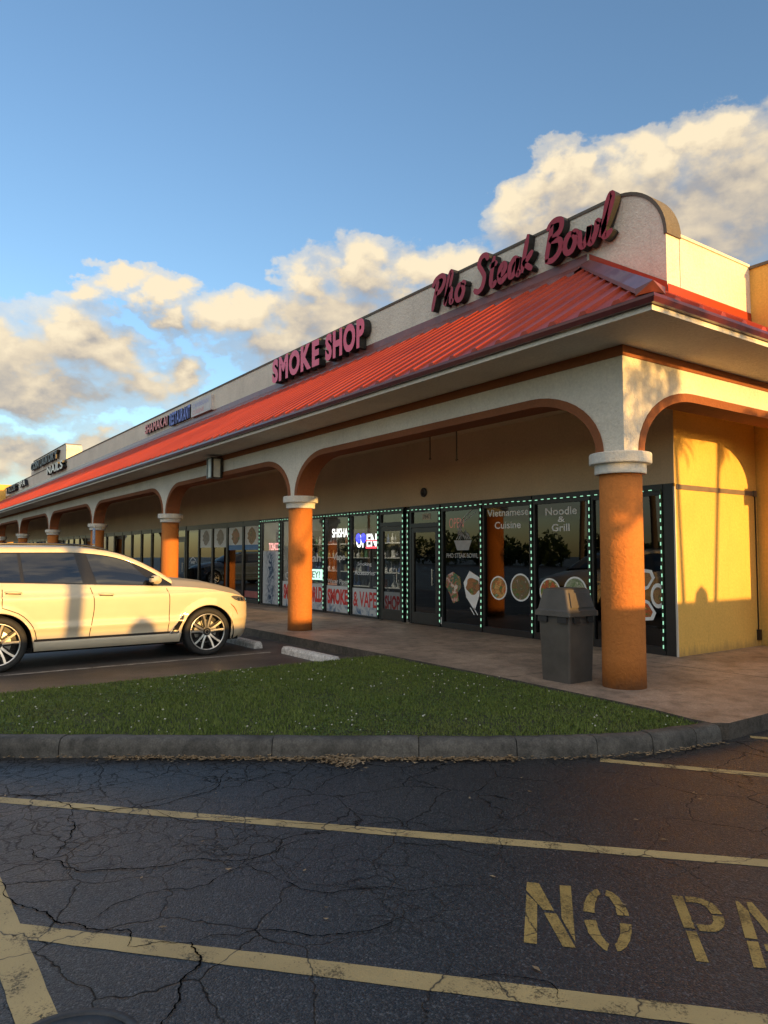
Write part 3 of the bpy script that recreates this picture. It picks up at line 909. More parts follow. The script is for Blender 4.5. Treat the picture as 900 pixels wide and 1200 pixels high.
# --- arcade beams with basket arches
BY0, BY1 = 6.92, 7.28
BX0, BX1 = -5.43, -5.05
CR = 3.535; RXA = 1.02; RZA = CR-SPR
def arch_profile(a, c, n=12):
    """opening from a to c (a<c): springing up one side, along, down the other"""
    p = [(a+RXA-RXA*cos(t), SPR+RZA*sin(t)) for t in np.linspace(0, pi/2, n)]
    q = [(c-RXA+RXA*sin(t), SPR+RZA*cos(t)) for t in np.linspace(0, pi/2, n)]
    return p + q
def beam(b, bt, prof, f, top, d0, d1, tw=.105, td=.013):
    # f(u, d, z) -> world ; d0 outer face, d1 inner face
    s = 1 if d1 > d0 else -1
    b.grid([[f(u,d0,z), f(u,d0,top)] for u, z in prof], 0, False, flip=(s<0))
    b.grid([[f(u,d1,z), f(u,d1,top)] for u, z in prof], 0, False, flip=(s>0))
    bt.grid([[f(u,d0-s*td,z), f(u,d1+s*td,z)] for u, z in prof], 0, True, flip=(s<0))
    # raised painted band round the opening on both faces
    P = [np.array(p) for p in prof]; out = []
    for i in range(len(P)):
        t = P[min(i+1,len(P)-1)]-P[max(i-1,0)]; t /= np.linalg.norm(t)
        out.append(P[i]+tw*np.array([-t[1], t[0]]))
    out[0] = P[0]+np.array([-tw,0]); out[-1] = P[-1]+np.array([tw,0])
    for d, fl in ((d0-s*td, s<0), (d1+s*td, s>0)):
        b2 = bt.grid([[f(p[0],d,p[1]), f(q[0],d,q[1])] for p, q in zip(P, out)], 0, False, flip=fl)
    bt.grid([[f(q[0],d0-s*td,q[1]), f(q[0],d0+s*.001,q[1])] for q in out], 0, False, flip=(s<0))
hwid = .19
b = MB(); bt = MB()
ff = lambda u, d, z: (u, d, z)
for i in range(len(CX)-1):
    hi_ = CX[i]-hwid; lo_ = CX[i+1]+hwid
    beam(b, bt, arch_profile(lo_, hi_), ff, ZS+.02, BY0, BY1)
for i, cx in enumerate(CX):
    b.box(cx-hwid, cx+hwid, BY0, BY1, SPR-.002, ZS+.02)
beam_o = b.build('arcade_beam', M['cream'], mall)
bt.build('arch_trim', M['trim'], beam_o)
b = MB(); bt = MB()
fs = lambda u, d, z: (d, u, z)
# the side arcade: u runs along +Y, outer face at BX1 (+X side)
beam(b, bt, arch_profile(BY1+.002, 11.93), fs, ZS+.02, BX1, BX0)
b.box(BX0+.001, BX1-.001, 11.93, 12.098, Z0, ZS+.02)
side_beam = b.build('side_arcade_beam', M['cream'], mall)
bt.build('arch_trim', M['trim'], side_beam)
b = MB(); b.box(BX0-.05, BX1+.05, 11.80, 12.09, SPR-.24, SPR-.01); b.build('pilaster_capital', M['capital'], side_beam)
b = MB()
b.box(XL, BX1+.016, BY0-.016, BY0-.0005, 3.915, ZS-.002)
b.box(BX1+.0005, BX1+.016, BY0-.0005, 12.09, 3.915, ZS-.002)
b.build('eave_band', M['trim'], mall)
# --- columns
for i, cx in enumerate(CX):
    b = MB()
    b.lathe([(.0,Z0),(.244,Z0),(.242,.5),(.240,1.6),(.238,2.58),(.0,2.58)], cx, CY, 40)
    c = b.build('column', M['column'], mall)
    b = MB()
    b.lathe([(.0,2.575),(.285,2.575),(.290,2.59),(.290,2.675),(.295,2.685),(.345,2.69),(.350,2.70),(.350,2.805),(.342,2.815),(.0,2.816)], cx, CY, 40, smooth=False)
    b.build('capital', M['capital'], c)
# --- storefronts : frames are parts, panes sub-parts
def window(x0, x1, z0=.27, z1=2.55, glass='glass', frame=True, mull=.055):
    b = MB()
    b.box(x0-mull, x0, YF-.012, YF+.06, Z0, ZH); b.box(x1, x1+mull, YF-.012, YF+.06, Z0, ZH)
    b.box(x0, x1, YF-.010, YF+.06, Z0, z0); b.box(x0, x1, YF-.010, YF+.06, z1, ZH)
    w = b.build('window', M['black_frame'], mall)
    g = MB(); g.add([(x0,YF+.03,z0),(x1,YF+.03,z0),(x1,YF+.03,z1),(x0,YF+.03,z1)], [(0,1,2,3)])
    g.build('pane', M[glass], w)
    return w
def door(x0, x1, glass='glass', label=None, zt=2.24):
    b = MB()
    b.box(x0-.06, x0, YF-.013, YF+.06, Z0, ZH); b.box(x1, x1+.06, YF-.013, YF+.06, Z0, ZH)
    b.box(x0, x1, YF-.013, YF+.06, 2.58, ZH); b.box(x0, x1, YF-.013, YF+.06, zt, zt+.09)
    d = b.build('door_frame', M['black_frame'], mall)
    g = MB(); g.add([(x0,YF+.03,zt+.09),(x1,YF+.03,zt+.09),(x1,YF+.03,2.58),(x0,YF+.03,2.58)], [(0,1,2,3)]); g.build('pane', M[glass], d)
    b = MB()
    a, c = x0+.012, x1-.012
    b.box(a, a+.075, YF-.008, YF+.045, Z0+.02, zt-.01); b.box(c-.075, c, YF-.008, YF+.045, Z0+.02, zt-.01)
    b.box(a+.075, c-.075, YF-.008, YF+.045, zt-.11, zt-.01); b.box(a+.075, c-.075, YF-.008, YF+.045, Z0+.02, Z0+.26)
    dd = b.build('door', M['door_frame'], mall)
    if label: dd['label'] = label
    g = MB(); g.add([(a+.075,YF+.02,Z0+.26),(c-.075,YF+.02,Z0+.26),(c-.075,YF+.02,zt-.11),(a+.075,YF+.02,zt-.11)], [(0,1,2,3)]); g.build('pane', M[glass], dd)
    h = MB(); h.tube([(c-.14,YF-.05,1.0),(c-.14,YF-.05,1.35)], .013, 8); h.box(c-.15,c-.13,YF-.05,YF-.006,1.02,1.04); h.box(c-.15,c-.13,YF-.05,YF-.006,1.31,1.33)
    h.build('handle', M['steel'], dd)
# restaurant
window(-7.74,-6.50); window(-9.02,-7.86); window(-10.34,-9.16); window(-11.58,-10.48)
door(-12.65,-11.74, label='dark bronze glazed door of the restaurant')
# smoke shop
door(-13.82,-12.99, 'glass_clear', label='glazed door of the lit shop with a banner across its foot', zt=2.30)
for a, c in ((-15.08,-13.98),(-16.32,-15.24),(-17.55,-16.46),(-18.78,-17.66),(-20.08,-18.98)):
    window(a, c, .19, 2.60, 'glass_clear')
# next shop with the food posters
for a, c in ((-21.38,-20.32),(-22.64,-21.50),(-23.9,-22.76),(-25.18,-24.02),(-26.4,-25.28)):
    window(a, c)
door(-27.6,-26.6)
xx = -27.75
while xx > -66:
    window(xx-1.3, xx-.06); xx -= 1.42
b = MB()
for a, c in ((-6.498,-6.27),):
    b.box(a+.06, c, YF-.006, YF+.2, Z0, ZH)
b.build('corner_post', M['black_frame'], mall)
# interiors
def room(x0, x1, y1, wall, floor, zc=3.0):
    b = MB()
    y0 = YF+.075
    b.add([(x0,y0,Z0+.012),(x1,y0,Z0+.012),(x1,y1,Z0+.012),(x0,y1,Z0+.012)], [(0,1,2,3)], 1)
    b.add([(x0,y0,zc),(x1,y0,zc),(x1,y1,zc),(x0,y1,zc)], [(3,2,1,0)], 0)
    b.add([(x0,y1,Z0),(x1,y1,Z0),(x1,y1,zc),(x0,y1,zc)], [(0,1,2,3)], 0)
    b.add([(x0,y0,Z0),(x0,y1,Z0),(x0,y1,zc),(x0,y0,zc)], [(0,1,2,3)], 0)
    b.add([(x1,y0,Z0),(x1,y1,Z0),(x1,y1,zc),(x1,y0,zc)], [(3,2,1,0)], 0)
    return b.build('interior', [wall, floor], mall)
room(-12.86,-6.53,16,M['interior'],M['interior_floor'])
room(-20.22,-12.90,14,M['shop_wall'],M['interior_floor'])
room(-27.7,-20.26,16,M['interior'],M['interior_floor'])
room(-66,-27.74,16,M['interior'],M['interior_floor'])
# small fittings on the arcade wall
b = MB(); b.lathe([(.0,0),(.10,0),(.10,.03),(.06,.035),(.055,.012),(.0,.012)], 0, 0, 24)
b.v = [(-12.2+p[0], YF-.001-p[2], 2.99+p[1]) for p in b.v]
b.build('wall_vent', M['black_frame'], mall)
for x, z in ((-10.46,3.42),(-9.71,3.32)):
    b = MB(); b.tube([(x,8.5,z),(x,8.5,ZS+.056)], .012, 8); b.tube([(x-.03,8.5,z+.02),(x,8.5,z),(x+.03,8.5,z+.02)], .01, 6)
    b.build('hanging_rod', M['coping'], mall)

# ------------------------------------------------------------------ channel letter signs on the parapet
M['pink_face'] = simple('pink acrylic', (.80,.11,.20), .35, 0, .08, 4)
M['black_return'] = simple('black letter return', (.012,.012,.012), .5)
M['red_face'] = simple('deep red acrylic', (.33,.015,.035), .3, 0, .1, 4)
M['red2'] = simple('faded red acrylic', (.72,.16,.13), .4, 0, .1, 4)
M['blue2'] = simple('blue acrylic', (.10,.13,.60), .4, 0, .1, 4)
M['pale_panel'] = simple('pale sign panel', (.52,.50,.50), .45, 0, .12, 5)
M['pinkish'] = simple('pale pink sign ink', (.62,.25,.25), .45)
M['bluish'] = simple('pale blue sign ink', (.30,.30,.55), .45)
M['white_face'] = simple('white acrylic', (.70,.69,.64), .4, 0, .1, 4)
M['dark_face'] = simple('dark letter face', (.05,.045,.06), .5)
def fac(y): return lambda px, pz, d: (px, y-d, pz)
def channel_sign(words, z0, z1, face, side, label, depth=.16, gap=.055, bold=.02, y=YP-.025, group=None, off=.0):
    x0 = min(w[1] for w in words); x1 = max(w[2] for w in words)
    r = empty('channel_letter_sign', ((x0+x1)/2, y, z0), label, 'sign', group)
    for body, a, c in words:
        wd = []
        for ch in body:
            g = text_geo(ch, bold)[2]; wd.append(g[1]-g[0])
        tot = sum(wd); sc = (c-a-gap*(len(body)-1))/tot; x = a
        for ch, w in zip(body, wd):
            b = MB(); b.text(ch, fac(y), x, x+w*sc, z0, z1, depth, bold, 0, 1)
            b.build('letter', [face, side], r); x += w*sc+gap
    return r
channel_sign([('SMOKE',-18.95,-16.25),('SHOP',-15.93,-14.12)], 6.62, 7.32, M['pink_face'], M['black_return'], 'pink SMOKE SHOP channel letters with black sides on the parapet', .20, bold=.05)
channel_sign([('SHAMAKAI',-31.2,-28.35)], 6.82, 7.20, M['red2'], M['black_return'], 'small faded red SHAMAKAI letters on the parapet', .10, .03, .03)
channel_sign([('RESTAURANT',-28.1,-25.85)], 6.72, 7.22, M['blue2'], M['black_return'], 'small blue RESTAURANT letters on the parapet', .10, .02, .03)
r = empty('box_sign', (-24.8,YP-.02,6.70), 'pale box sign with blue and pink lettering at the end of the blue word', 'sign')
b = MB(); b.box(-25.75,-23.85,YP-.12,YP-.002,6.70,7.24); b.build('cabinet', M['pale_panel'], r)
b = MB(); b.text('CARIBBEAN', fac(YP-.122), -25.6,-24.1,7.0,7.16,0,.01); b.build('lettering', M['bluish'], r)
b = MB(); b.text('CUISINE', fac(YP-.122), -25.6,-24.5,6.77,6.92,0,.01); b.build('lettering', M['pinkish'], r)
channel_sign([('COIN',-57.5,-54.6),('LAUN',-54.1,-51.6),('DRY',-51.2,-48.6)], 7.70, 8.22, M['dark_face'], M['black_return'], 'dark letters on the raised sign panel far along the parapet', .2, .06, .04, y=YP-.03)
channel_sign([('NAILS',-51.4,-46.7)], 6.86, 7.38, M['white_face'], M['black_return'], 'white letters with black sides just under the raised sign panel', .25, .1, .03)
channel_sign([('TACOS',-68.5,-63.9)], 6.78, 7.30, M['dark_face'], M['black_return'], 'dark lettering at the farthest end of the parapet', .25, .1, .03)
channel_sign([('SPA',-62.2,-59.4)], 6.84, 7.30, M['white_face'], M['black_return'], 'white lettering beside the farthest dark lettering', .25, .1, .03)

# script channel letters over the corner shop
SG = {
 'P': (1.25, [[(.30,.0),(.42,.7),(.55,1.3),(.62,1.75)], [(.15,1.45),(.45,1.85),(.95,1.92),(1.2,1.62),(1.05,1.2),(.75,1.0),(.48,1.02)]]),
 'h': (.85, [[(.0,.1),(.28,.8),(.50,1.6),(.42,1.9),(.27,1.6),(.18,.9),(.12,0)], [(.14,.35),(.35,.82),(.55,.85),(.56,.45),(.58,.08),(.80,.2)]]),
 'o': (.85, [[(.52,.93),(.24,.82),(.10,.42),(.26,.05),(.55,.08),(.70,.48),(.56,.92),(.85,.80)]]),
 'S': (1.1, [[(1.0,1.55),(.85,1.86),(.5,1.88),(.34,1.5),(.60,1.1),(.82,.7),(.72,.2),(.40,.0),(.08,.22)]]),
 't': (.62, [[(.34,1.6),(.24,.9),(.22,.25),(.36,.0),(.62,.2)], [(.02,1.12),(.30,1.14),(.58,1.2)]]),
 'e': (.72, [[(.10,.35),(.40,.48),(.55,.75),(.40,.95),(.18,.75),(.14,.3),(.32,.02),(.72,.3)]]),
 'a': (.86, [[(.62,.80),(.38,.95),(.12,.62),(.15,.12),(.38,.10),(.58,.5),(.64,.9),(.62,.25),(.70,.02),(.86,.2)]]),
 'k': (.80, [[(.08,.0),(.16,.9),(.30,1.9)], [(.68,.95),(.38,.62),(.18,.48),(.42,.25),(.74,.0)]]),
 'B': (1.15, [[(.22,0),(.30,.9),(.42,1.8)], [(.10,1.62),(.5,1.92),(.95,1.8),(.92,1.3),(.40,1.02),(.95,.85),(1.02,.35),(.65,.0),(.15,.06)]]),
 'w': (1.12, [[(.04,.85),(.10,.25),(.30,.02),(.50,.45),(.55,.88),(.56,.25),(.75,.02),(.95,.5),(.96,.92),(1.12,.80)]]),
 'l': (.66, [[(.02,.12),(.30,.8),(.52,1.65),(.42,1.92),(.26,1.5),(.20,.6),(.28,.05),(.66,.25)]]),
}
r = empty('script_letter_sign', (-9.4,YP-.025,6.85), 'deep red script letters with black sides on the rounded corner parapet', 'sign')
ws = 0; words = 'Pho Steak Bowl'
for ch in words: ws += .55 if ch == ' ' else SG[ch][0]+.03
x = -11.75; sc = (-6.95+11.75)/ws*.97; hz = .35
for ch in words:
    if ch == ' ': x += .55*sc; continue
    w, strokes = SG[ch]; b = MB()
    for st in strokes:
        P = catmull([(x+(p[0]+.12*p[1])*sc, 6.76+p[1]*hz) for p in st], 5)
        b.sweep2d(P, .105, .15, fac(YP-.025))
    b.build('letter', [M['red_face'], M['black_return']], r); x += (w+.03)*sc
# ------------------------------------------------------------------ window graphics
YG = YF+.026      # just outside the glass plane
def F(d=0.0): return lambda px, pz, dd: (px, YG-d, pz)
M['vinyl_grey'] = simple('grey window vinyl', (.85,.85,.85), .5)
M['vinyl_white'] = simple('white window vinyl', (.80,.80,.78), .5)
M['vinyl_red'] = simple('red window vinyl', (.66,.03,.025), .5, 0, .3, 9)
def lettering(lines, label, mat, bold=.015, d=0.0, name='window_lettering', group=None):
    if len(lines) == 1:
        body, x0, x1, z0, z1 = lines[0]
        b = MB(); b.text(body, F(d), x0, x1, z0, z1, 0, bold)
        return tag(b.build(name, mat), label, 'lettering', group)
    r = empty(name, (lines[0][1], YG, lines[-1][3]), label, 'lettering', group)
    for body, x0, x1, z0, z1 in lines:
        b = MB(); b.text(body, F(d), x0, x1, z0, z1, 0, bold); b.build('word', mat, r)
    return r
lettering([('Vietnamese',-10.28,-9.20,2.375,2.51),('Cuisine',-10.08,-9.40,2.14,2.275)], 'grey Vietnamese Cuisine lettering at the top of a dark window', M['vinyl_grey'])
lettering([('Noodle',-8.80,-8.10,2.34,2.475),('&',-8.52,-8.36,2.215,2.315),('Grill',-8.66,-8.26,2.055,2.185)], 'grey Noodle & Grill lettering in the window behind the bin', M['vinyl_grey'])
lettering([('PHO STEAK BOWL',-11.51,-10.55,1.585,1.68)], 'white PHO STEAK BOWL lettering under the bowl emblem', M['vinyl_white'], .02)
lettering([('PHO STEAK BOWL',-12.50,-11.90,1.60,1.66)], 'faint small lettering across the restaurant door', M['vinyl_grey'], .01, -.006)
# bowl emblem: bowl, noodles, chopsticks
def bowl_emblem():
    b = MB(); cx, z = -11.0, 1.74
    f = F()
    b.add([f(cx-.27,z+.20,0),f(cx+.27,z+.20,0),f(cx+.17,z,0),f(cx-.17,z,0)], [(3,2,1,0)])
    for k in range(7):
        a0 = -.20+.066*k
        P = catmull([(cx+a0,z+.215),(cx+a0*.8+.03,z+.30),(cx+a0*.7-.02,z+.35+.03*(k%3)),(cx+a0*.6+.05,z+.29),(cx+a0*.9+.06,z+.215)], 4)
        b.sweep2d(P, .018, .0008, f, 0, 0)
    for k in range(4):
        x = cx-.14+.03*k
        b.sweep2d(catmull([(x+.02,z+.30),(x,z+.42),(x+.01,z+.50),(x+.05,z+.56)], 4), .014, .0008, f, 0, 0)
    b.sweep2d([(cx-.12,z+.52),(cx+.06,z+.66),(cx+.36,z+.86)], .024, .0008, f, 0, 0)
    b.sweep2d([(cx-.10,z+.48),(cx+.1,z+.60),(cx+.38,z+.75)], .024, .0008, f, 0, 0)
    return tag(b.build('window_emblem', M['vinyl_white']), 'white noodle bowl and chopsticks emblem on the restaurant window', 'emblem')
bowl_emblem()
M['neon_red'] = emit('dull red neon', (1.0,.10,.12), .42)
b = MB(); b.text('OPEN', F(-.05), -11.47,-11.03,2.20,2.40, 0, -.012)
tag(b.build('neon_sign', M['neon_red']), 'dim red neon OPEN beside the noodle bowl emblem', 'sign')

def food(name, stops, scale, seed):
    m, t, p = newmat(name)
    pos = worldpos(t)
    mp = t.n('ShaderNodeMapping'); mp.inputs['Location'].default_value = (seed*3.7, seed*1.3, seed*2.1); t.l(pos, mp.inputs[0])
    wv = t.noise(mp.outputs[0], scale*.6, 3)
    vo = t.n('ShaderNodeTexVoronoi'); vo.inputs['Scale'].default_value = scale; vo.feature = 'SMOOTH_F1'
    sc = t.vmath('SCALE', wv.outputs['Color']); sc.inputs['Scale'].default_value = .25
    t.l(t.vmath('ADD', mp.outputs[0], sc.outputs[0]).outputs[0], vo.inputs['Vector'])
    hsv = t.n('ShaderNodeSeparateColor'); t.l(vo.outputs['Color'], hsv.inputs[0])
    c = t.ramp(hsv.outputs[0], stops)
    c = t.mix(1.0, c, t.ramp(t.noise(mp.outputs[0], scale*4, 4).outputs['Fac'], [(.3,.55),(.7,1.3)]), 'MULTIPLY')
    t.l(c, p.inputs['Base Color']); p.inputs['Roughness'].default_value = .45
    return m
R_, G_, B_, Y_, W_ = (.62,.10,.02),(.07,.22,.04),(.26,.11,.04),(.70,.42,.12),(.75,.70,.58)
foods = {
 'red noodles': food('red noodle soup print', [(.0,R_),(.3,Y_),(.55,(.5,.14,.03)),(.75,G_),(1.0,W_)], 11, 1),
 'green beef': food('herb beef soup print', [(.0,G_),(.3,B_),(.5,(.12,.16,.06)),(.75,(.22,.12,.07)),(1.0,W_)], 12, 2),
 'stir fry': food('stir fry print', [(.0,(.36,.12,.04)),(.35,R_),(.55,G_),(.8,Y_),(1.0,W_)], 13, 3),
 'white noodles': food('white noodle print', [(.0,G_),(.25,(.45,.46,.34)),(.6,(.3,.35,.2)),(.8,(.12,.2,.06)),(1.0,W_)], 12, 4),
 'fried': food('fried chicken print', [(.0,(.34,.12,.03)),(.4,(.45,.2,.06)),(.65,B_),(.85,G_),(1.0,Y_)], 12, 5),
 'wings': food('roast meat print', [(.0,(.30,.14,.04)),(.4,(.40,.22,.07)),(.6,B_),(.8,(.10,.12,.03)),(1.0,Y_)], 14, 6),
 'sushi': food('rolls print', [(.0,W_),(.3,(.5,.12,.08)),(.5,G_),(.7,(.05,.10,.14)),(1.0,Y_)], 14, 7),
}
M['plate'] = simple('white crockery print', (.86,.87,.85), .4, 0, .08, 6)
def bowl_print(cx, cz, r, mat, label, clip=None, rim=.12):
    b = MB()
    u, w = (1,0,0), (0,0,1)
    c = (cx, YG-.003, cz)
    n = 32
    def cut(p):
        if clip is None: return p
        return (min(max(p[0],clip[0]),clip[1]), p[1], p[2])
    outer = [cut((cx+r*cos(2*pi*k/n), YG-.002, cz+r*sin(2*pi*k/n))) for k in range(n)]
    inner = [cut((cx+r*(1-rim)*cos(2*pi*k/n), YG-.004, cz+r*(1-rim)*sin(2*pi*k/n))) for k in range(n)]
    b.add(outer, [tuple(range(n))], 0); b.add(inner, [tuple(range(n))], 1)
    o = b.build('food_picture', [M['plate'], mat])
    return tag(o, label, 'food picture', 'food pictures on the restaurant windows')
bowl_print(-9.99,1.02,.225,foods['red noodles'],'round picture of orange noodle soup low on the Vietnamese Cuisine window')
bowl_print(-9.42,1.05,.255,foods['green beef'],'round picture of herb and beef soup, beside the orange noodle soup')
bowl_print(-8.72,1.00,.24,foods['stir fry'],'round picture of reddish stir fry above the bin, left one', (-9.0,-8.3))
bowl_print(-8.16,1.03,.25,foods['white noodles'],'round picture of white noodles with greens above the bin, by the column')
# square plate turned on its corner, and a sushi spread, on the emblem window
b = MB(); y0 = YG-.002
pl = [(-10.98,1.09),(-10.80,1.33),(-10.50,1.20),(-10.485,.93),(-10.66,.55),(-10.90,.80)]
b.add([(x,y0,z) for x,z in pl], [tuple(range(5,-1,-1))], 0)
n = 24; b.add([(-10.70+.20*cos(2*pi*k/n)*(1+.12*sin(5*k)), YG-.004, 1.03+.16*sin(2*pi*k/n)*(1+.1*cos(7*k))) for k in range(n)], [tuple(range(n))], 1)
for dx in (0,.10):
    b.add([(-10.80+dx,y0,.60),(-10.775+dx,y0,.605),(-10.66+dx,y0,.475),(-10.68+dx,y0,.465)], [(3,2,1,0)], 0)
tag(b.build('food_picture', [M['plate'], foods['fried']]), 'picture of fried chicken on a white square plate under the bowl emblem', 'food picture', 'food pictures on the restaurant windows')
b = MB()
sp_ = [(-11.50,1.22),(-11.3,1.30),(-11.08,1.20),(-11.05,1.0),(-11.16,.88),(-11.12,.72),(-11.30,.66),(-11.42,.86),(-11.53,1.0)]
b.add([(x,YG-.002,z) for x,z in sp_], [tuple(range(8,-1,-1))], 0)
tag(b.build('food_picture', [foods['sushi']]), 'picture of sushi rolls at the left of the white square plate', 'food picture', 'food pictures on the restaurant windows')
# corner window: four plates in a cross
b = MB()
def blob(cx, cz, sx, sz, mats, shape):
    P = [(cx+sx*p[0], cz+sz*p[1]) for p in shape]
    b.add([(p[0],YG-.002,p[1]) for p in P], [tuple(range(len(P)-1,-1,-1))], 0)
    b.add([(cx+(p[0]-cx)*.68, YG-.004, cz+(p[1]-cz)*.68) for p in P], [tuple(range(len(P)-1,-1,-1))], mats)
sq = [(-1,.1),(-.75,.9),(-.1,1.0),(.7,.9),(1.0,.2),(.35,-.85),(0,-1),(-.35,-.85)]
ci = [(cos(a),-sin(a)) for a in np.linspace(0,2*pi,20,endpoint=False)]
ci = ci[::-1]; ci = [(p[0],p[1]) for p in ci][::-1]
blob(-6.80,1.27,.17,.16,1,sq); blob(-6.80,.80,.18,.16,2,[(p[0],-p[1]) for p in sq][::-1])
blob(-7.06,1.03,.16,.19,3,ci); blob(-6.58,1.03,.13,.19,1,ci)
tag(b.build('food_picture', [M['plate'], foods['wings'], foods['stir fry'], foods['white noodles']]), 'picture of four white plates in a cross on the corner window', 'food picture', 'food pictures on the restaurant windows')
# house number over the restaurant door
b = MB(); b.add([(-12.30,YG-.002,2.40),(-12.02,YG-.002,2.40),(-12.02,YG-.002,2.53),(-12.30,YG-.002,2.53)], [(0,1,2,3)], 0)
b.text('7847', F(.004), -12.27,-12.05,2.425,2.51, 0, .01, 1)
tag(b.build('number_plate', [simple('cream card', (.55,.48,.35), .6), M['black_frame']]), 'small cream house number plate above the restaurant door', 'number plate')
b = MB(); b.box(-11.665,-11.625,YF-.016,YF-.0125,.22,.36); tag(b.build('door_sticker', M['vinyl_grey']), 'small white sticker low on the frame right of the restaurant door', 'sticker')

# --- smoke shop graphics
def smoke_panel_mat(name, dens, seed, colour=(.02,.07,.22)):
    m, t, p = newmat(name)
    tc = t.n('ShaderNodeTexCoord')
    mp = t.n('ShaderNodeMapping'); mp.inputs['Location'].default_value = (seed, seed*.3, 0); t.l(tc.outputs['Object'], mp.inputs[0])
    n = t.noise(mp.outputs[0], 2.6, 7, .62, 2.2)
    return m, t, p, tc, n
def banner_mat():
    m, t, p = newmat('printed banner with blue smoke')
    pos = worldpos(t)
    n = t.noise(pos, 3.0, 6, .6, 1.8)
    sx = t.n('ShaderNodeSeparateXYZ'); t.l(pos, sx.inputs[0])
    k = t.math('MULTIPLY', t.ramp(n.outputs['Fac'], [(.47,0.0),(.62,1.0)]), t.ramp(sx.outputs[2], [(.22,1.0),(.52,0.0)]))
    t.l(t.mix(k, (.80,.83,.86), (.04,.16,.36)), p.inputs['Base Color']); p.inputs['Roughness'].default_value = .5
    return m
def smoke_mat():
    m, t, p = newmat('blue smoke poster print')
    pos = worldpos(t)
    n = t.noise(pos, 3.4, 7, .62, 2.4)
    sx = t.n('ShaderNodeSeparateXYZ'); t.l(pos, sx.inputs[0])
    d = t.math('ABSOLUTE', t.math('SUBTRACT', sx.outputs[0], -19.53))
    env = t.ramp(d, [(.10,1.0),(.42,0.0)])
    k = t.math('MULTIPLY', t.ramp(n.outputs['Fac'], [(.36,0.0),(.58,1.0)]), env)
    c = t.mix(t.ramp(n.outputs['Fac'], [(.45,0.0),(.7,1.0)]), (.05,.16,.34), (.01,.02,.06))
    t.l(t.mix(k, (.76,.80,.84), c), p.inputs['Base Color']); p.inputs['Roughness'].default_value = .5
    return m
def backlit(m, fac=.45):
    t = NT(m.node_tree); p = m.node_tree.nodes['Principled BSDF']
    tl = t.n('ShaderNodeBsdfTranslucent'); t.l(p.inputs['Base Color'].links[0].from_socket, tl.inputs[0])
    mx = t.n('ShaderNodeMixShader'); mx.inputs[0].default_value = fac
    t.l(p.outputs[0], mx.inputs[1]); t.l(tl.outputs[0], mx.inputs[2]); t.l(mx.outputs[0], m.node_tree.nodes['Material Output'].inputs[0])
    return m
bm_ = backlit(banner_mat())
backlit(M['vinyl_white'])
def banner(x0, x1, z0, z1, body, tx0, tx1, label):
    b = MB(); b.add([(x0,YG,z0),(x1,YG,z0),(x1,YG,z1),(x0,YG,z1)], [(0,1,2,3)], 0)
    b.text(body, F(.003), tx0, tx1, z0+.19, z1-.08, 0, .02 if '&' in body else .05, 1)
    return tag(b.build('window_banner', [bm_, M['vinyl_red']]), label, 'banner', 'red lettered banners along the foot of the lit shop')
banner(-13.74,-13.08,.20,.80,'SHOP',-13.70,-13.12,'white banner reading SHOP across the foot of the door')
banner(-15.07,-13.99,.20,.84,'& VAPE',-15.03,-14.04,'white banner reading & VAPE, between the door and SMOKE')
banner(-16.31,-15.25,.20,.86,'SMOKE',-16.26,-15.29,'white banner reading SMOKE, to the left of & VAPE')
banner(-17.54,-16.47,.20,.88,'ORLD',-17.25,-16.53,'white banner ending in ORLD at the right of the second column')
banner(-18.77,-17.67,.20,.90,'SMOKE W',-18.70,-17.72,'white banner behind the second column, beginning with S')
b = MB(); b.add([(-20.05,YG,.20),(-19.0,YG,.20),(-19.0,YG,1.76),(-20.05,YG,1.76)], [(0,1,2,3)])
tag(b.build('smoke_poster', backlit(smoke_mat())), 'tall white poster printed with a blue plume of smoke', 'poster')
lettering([('Hookah',-18.2,-16.62,1.46,1.68)], 'white Hookah lettering partly hidden by the second column', M['vinyl_white'], .02)
lettering([('Vape',-16.02,-15.42,1.46,1.68)], 'white Vape lettering above the SMOKE banner', M['vinyl_white'], .02)
lettering([('Water Pipes',-16.26,-15.30,.885,1.03)], 'small white Water Pipes lettering just above the SMOKE banner', M['vinyl_white'], .015)
lettering([('Smoking',-14.85,-14.25,1.36,1.47),('Accessories',-14.98,-14.12,1.16,1.27)], 'small white Smoking Accessories lettering under the lit OPEN sign', M['vinyl_grey'], .01)
lettering([('C',-18.6,-18.42,.95,1.16)], 'white letter just left of the second column', M['vinyl_white'], .02)
def led_sign(name, body, x0, x1, z0, z1, mats, label, panel=None, split=None, bold=.02):
    r = empty(name, ((x0+x1)/2, YG+.06, z0), label, 'lit sign')
    if panel:
        b = MB(); b.box(x0-.04,x1+.04,YG+.05,YG+.075,z0-.04,z1+.04); b.build('panel', panel, r)
    if split is None:
        b = MB(); b.text(body, F(-.045), x0, x1, z0, z1, 0, bold); b.build('lettering', mats[0], r)
    else:
        for part, a, c, mt in split:
            b = MB(); b.text(part, F(-.045), a, c, z0, z1, 0, bold); b.build('letters', mt, r)
    return r
E_white = emit('white led', (1,.97,.92), 1.05); E_red = emit('red led', (1,.08,.10), 1.1); E_blue = emit('blue led', (.05,.06,1.0), 1.25)
E_green = emit('green white led', (.62,1,.78), .8); E_pink = emit('pinkish led', (1,.38,.36), 1.0); E_dkred = emit('dark red backlight', (.8,.03,.05), .35)
M['led_panel'] = simple('black led panel', (.01,.01,.012), .5)
led_sign('led_sign','SHISHA',-16.12,-15.36,2.09,2.32,[E_white],'white lit SHISHA sign high in a window of the lit shop')
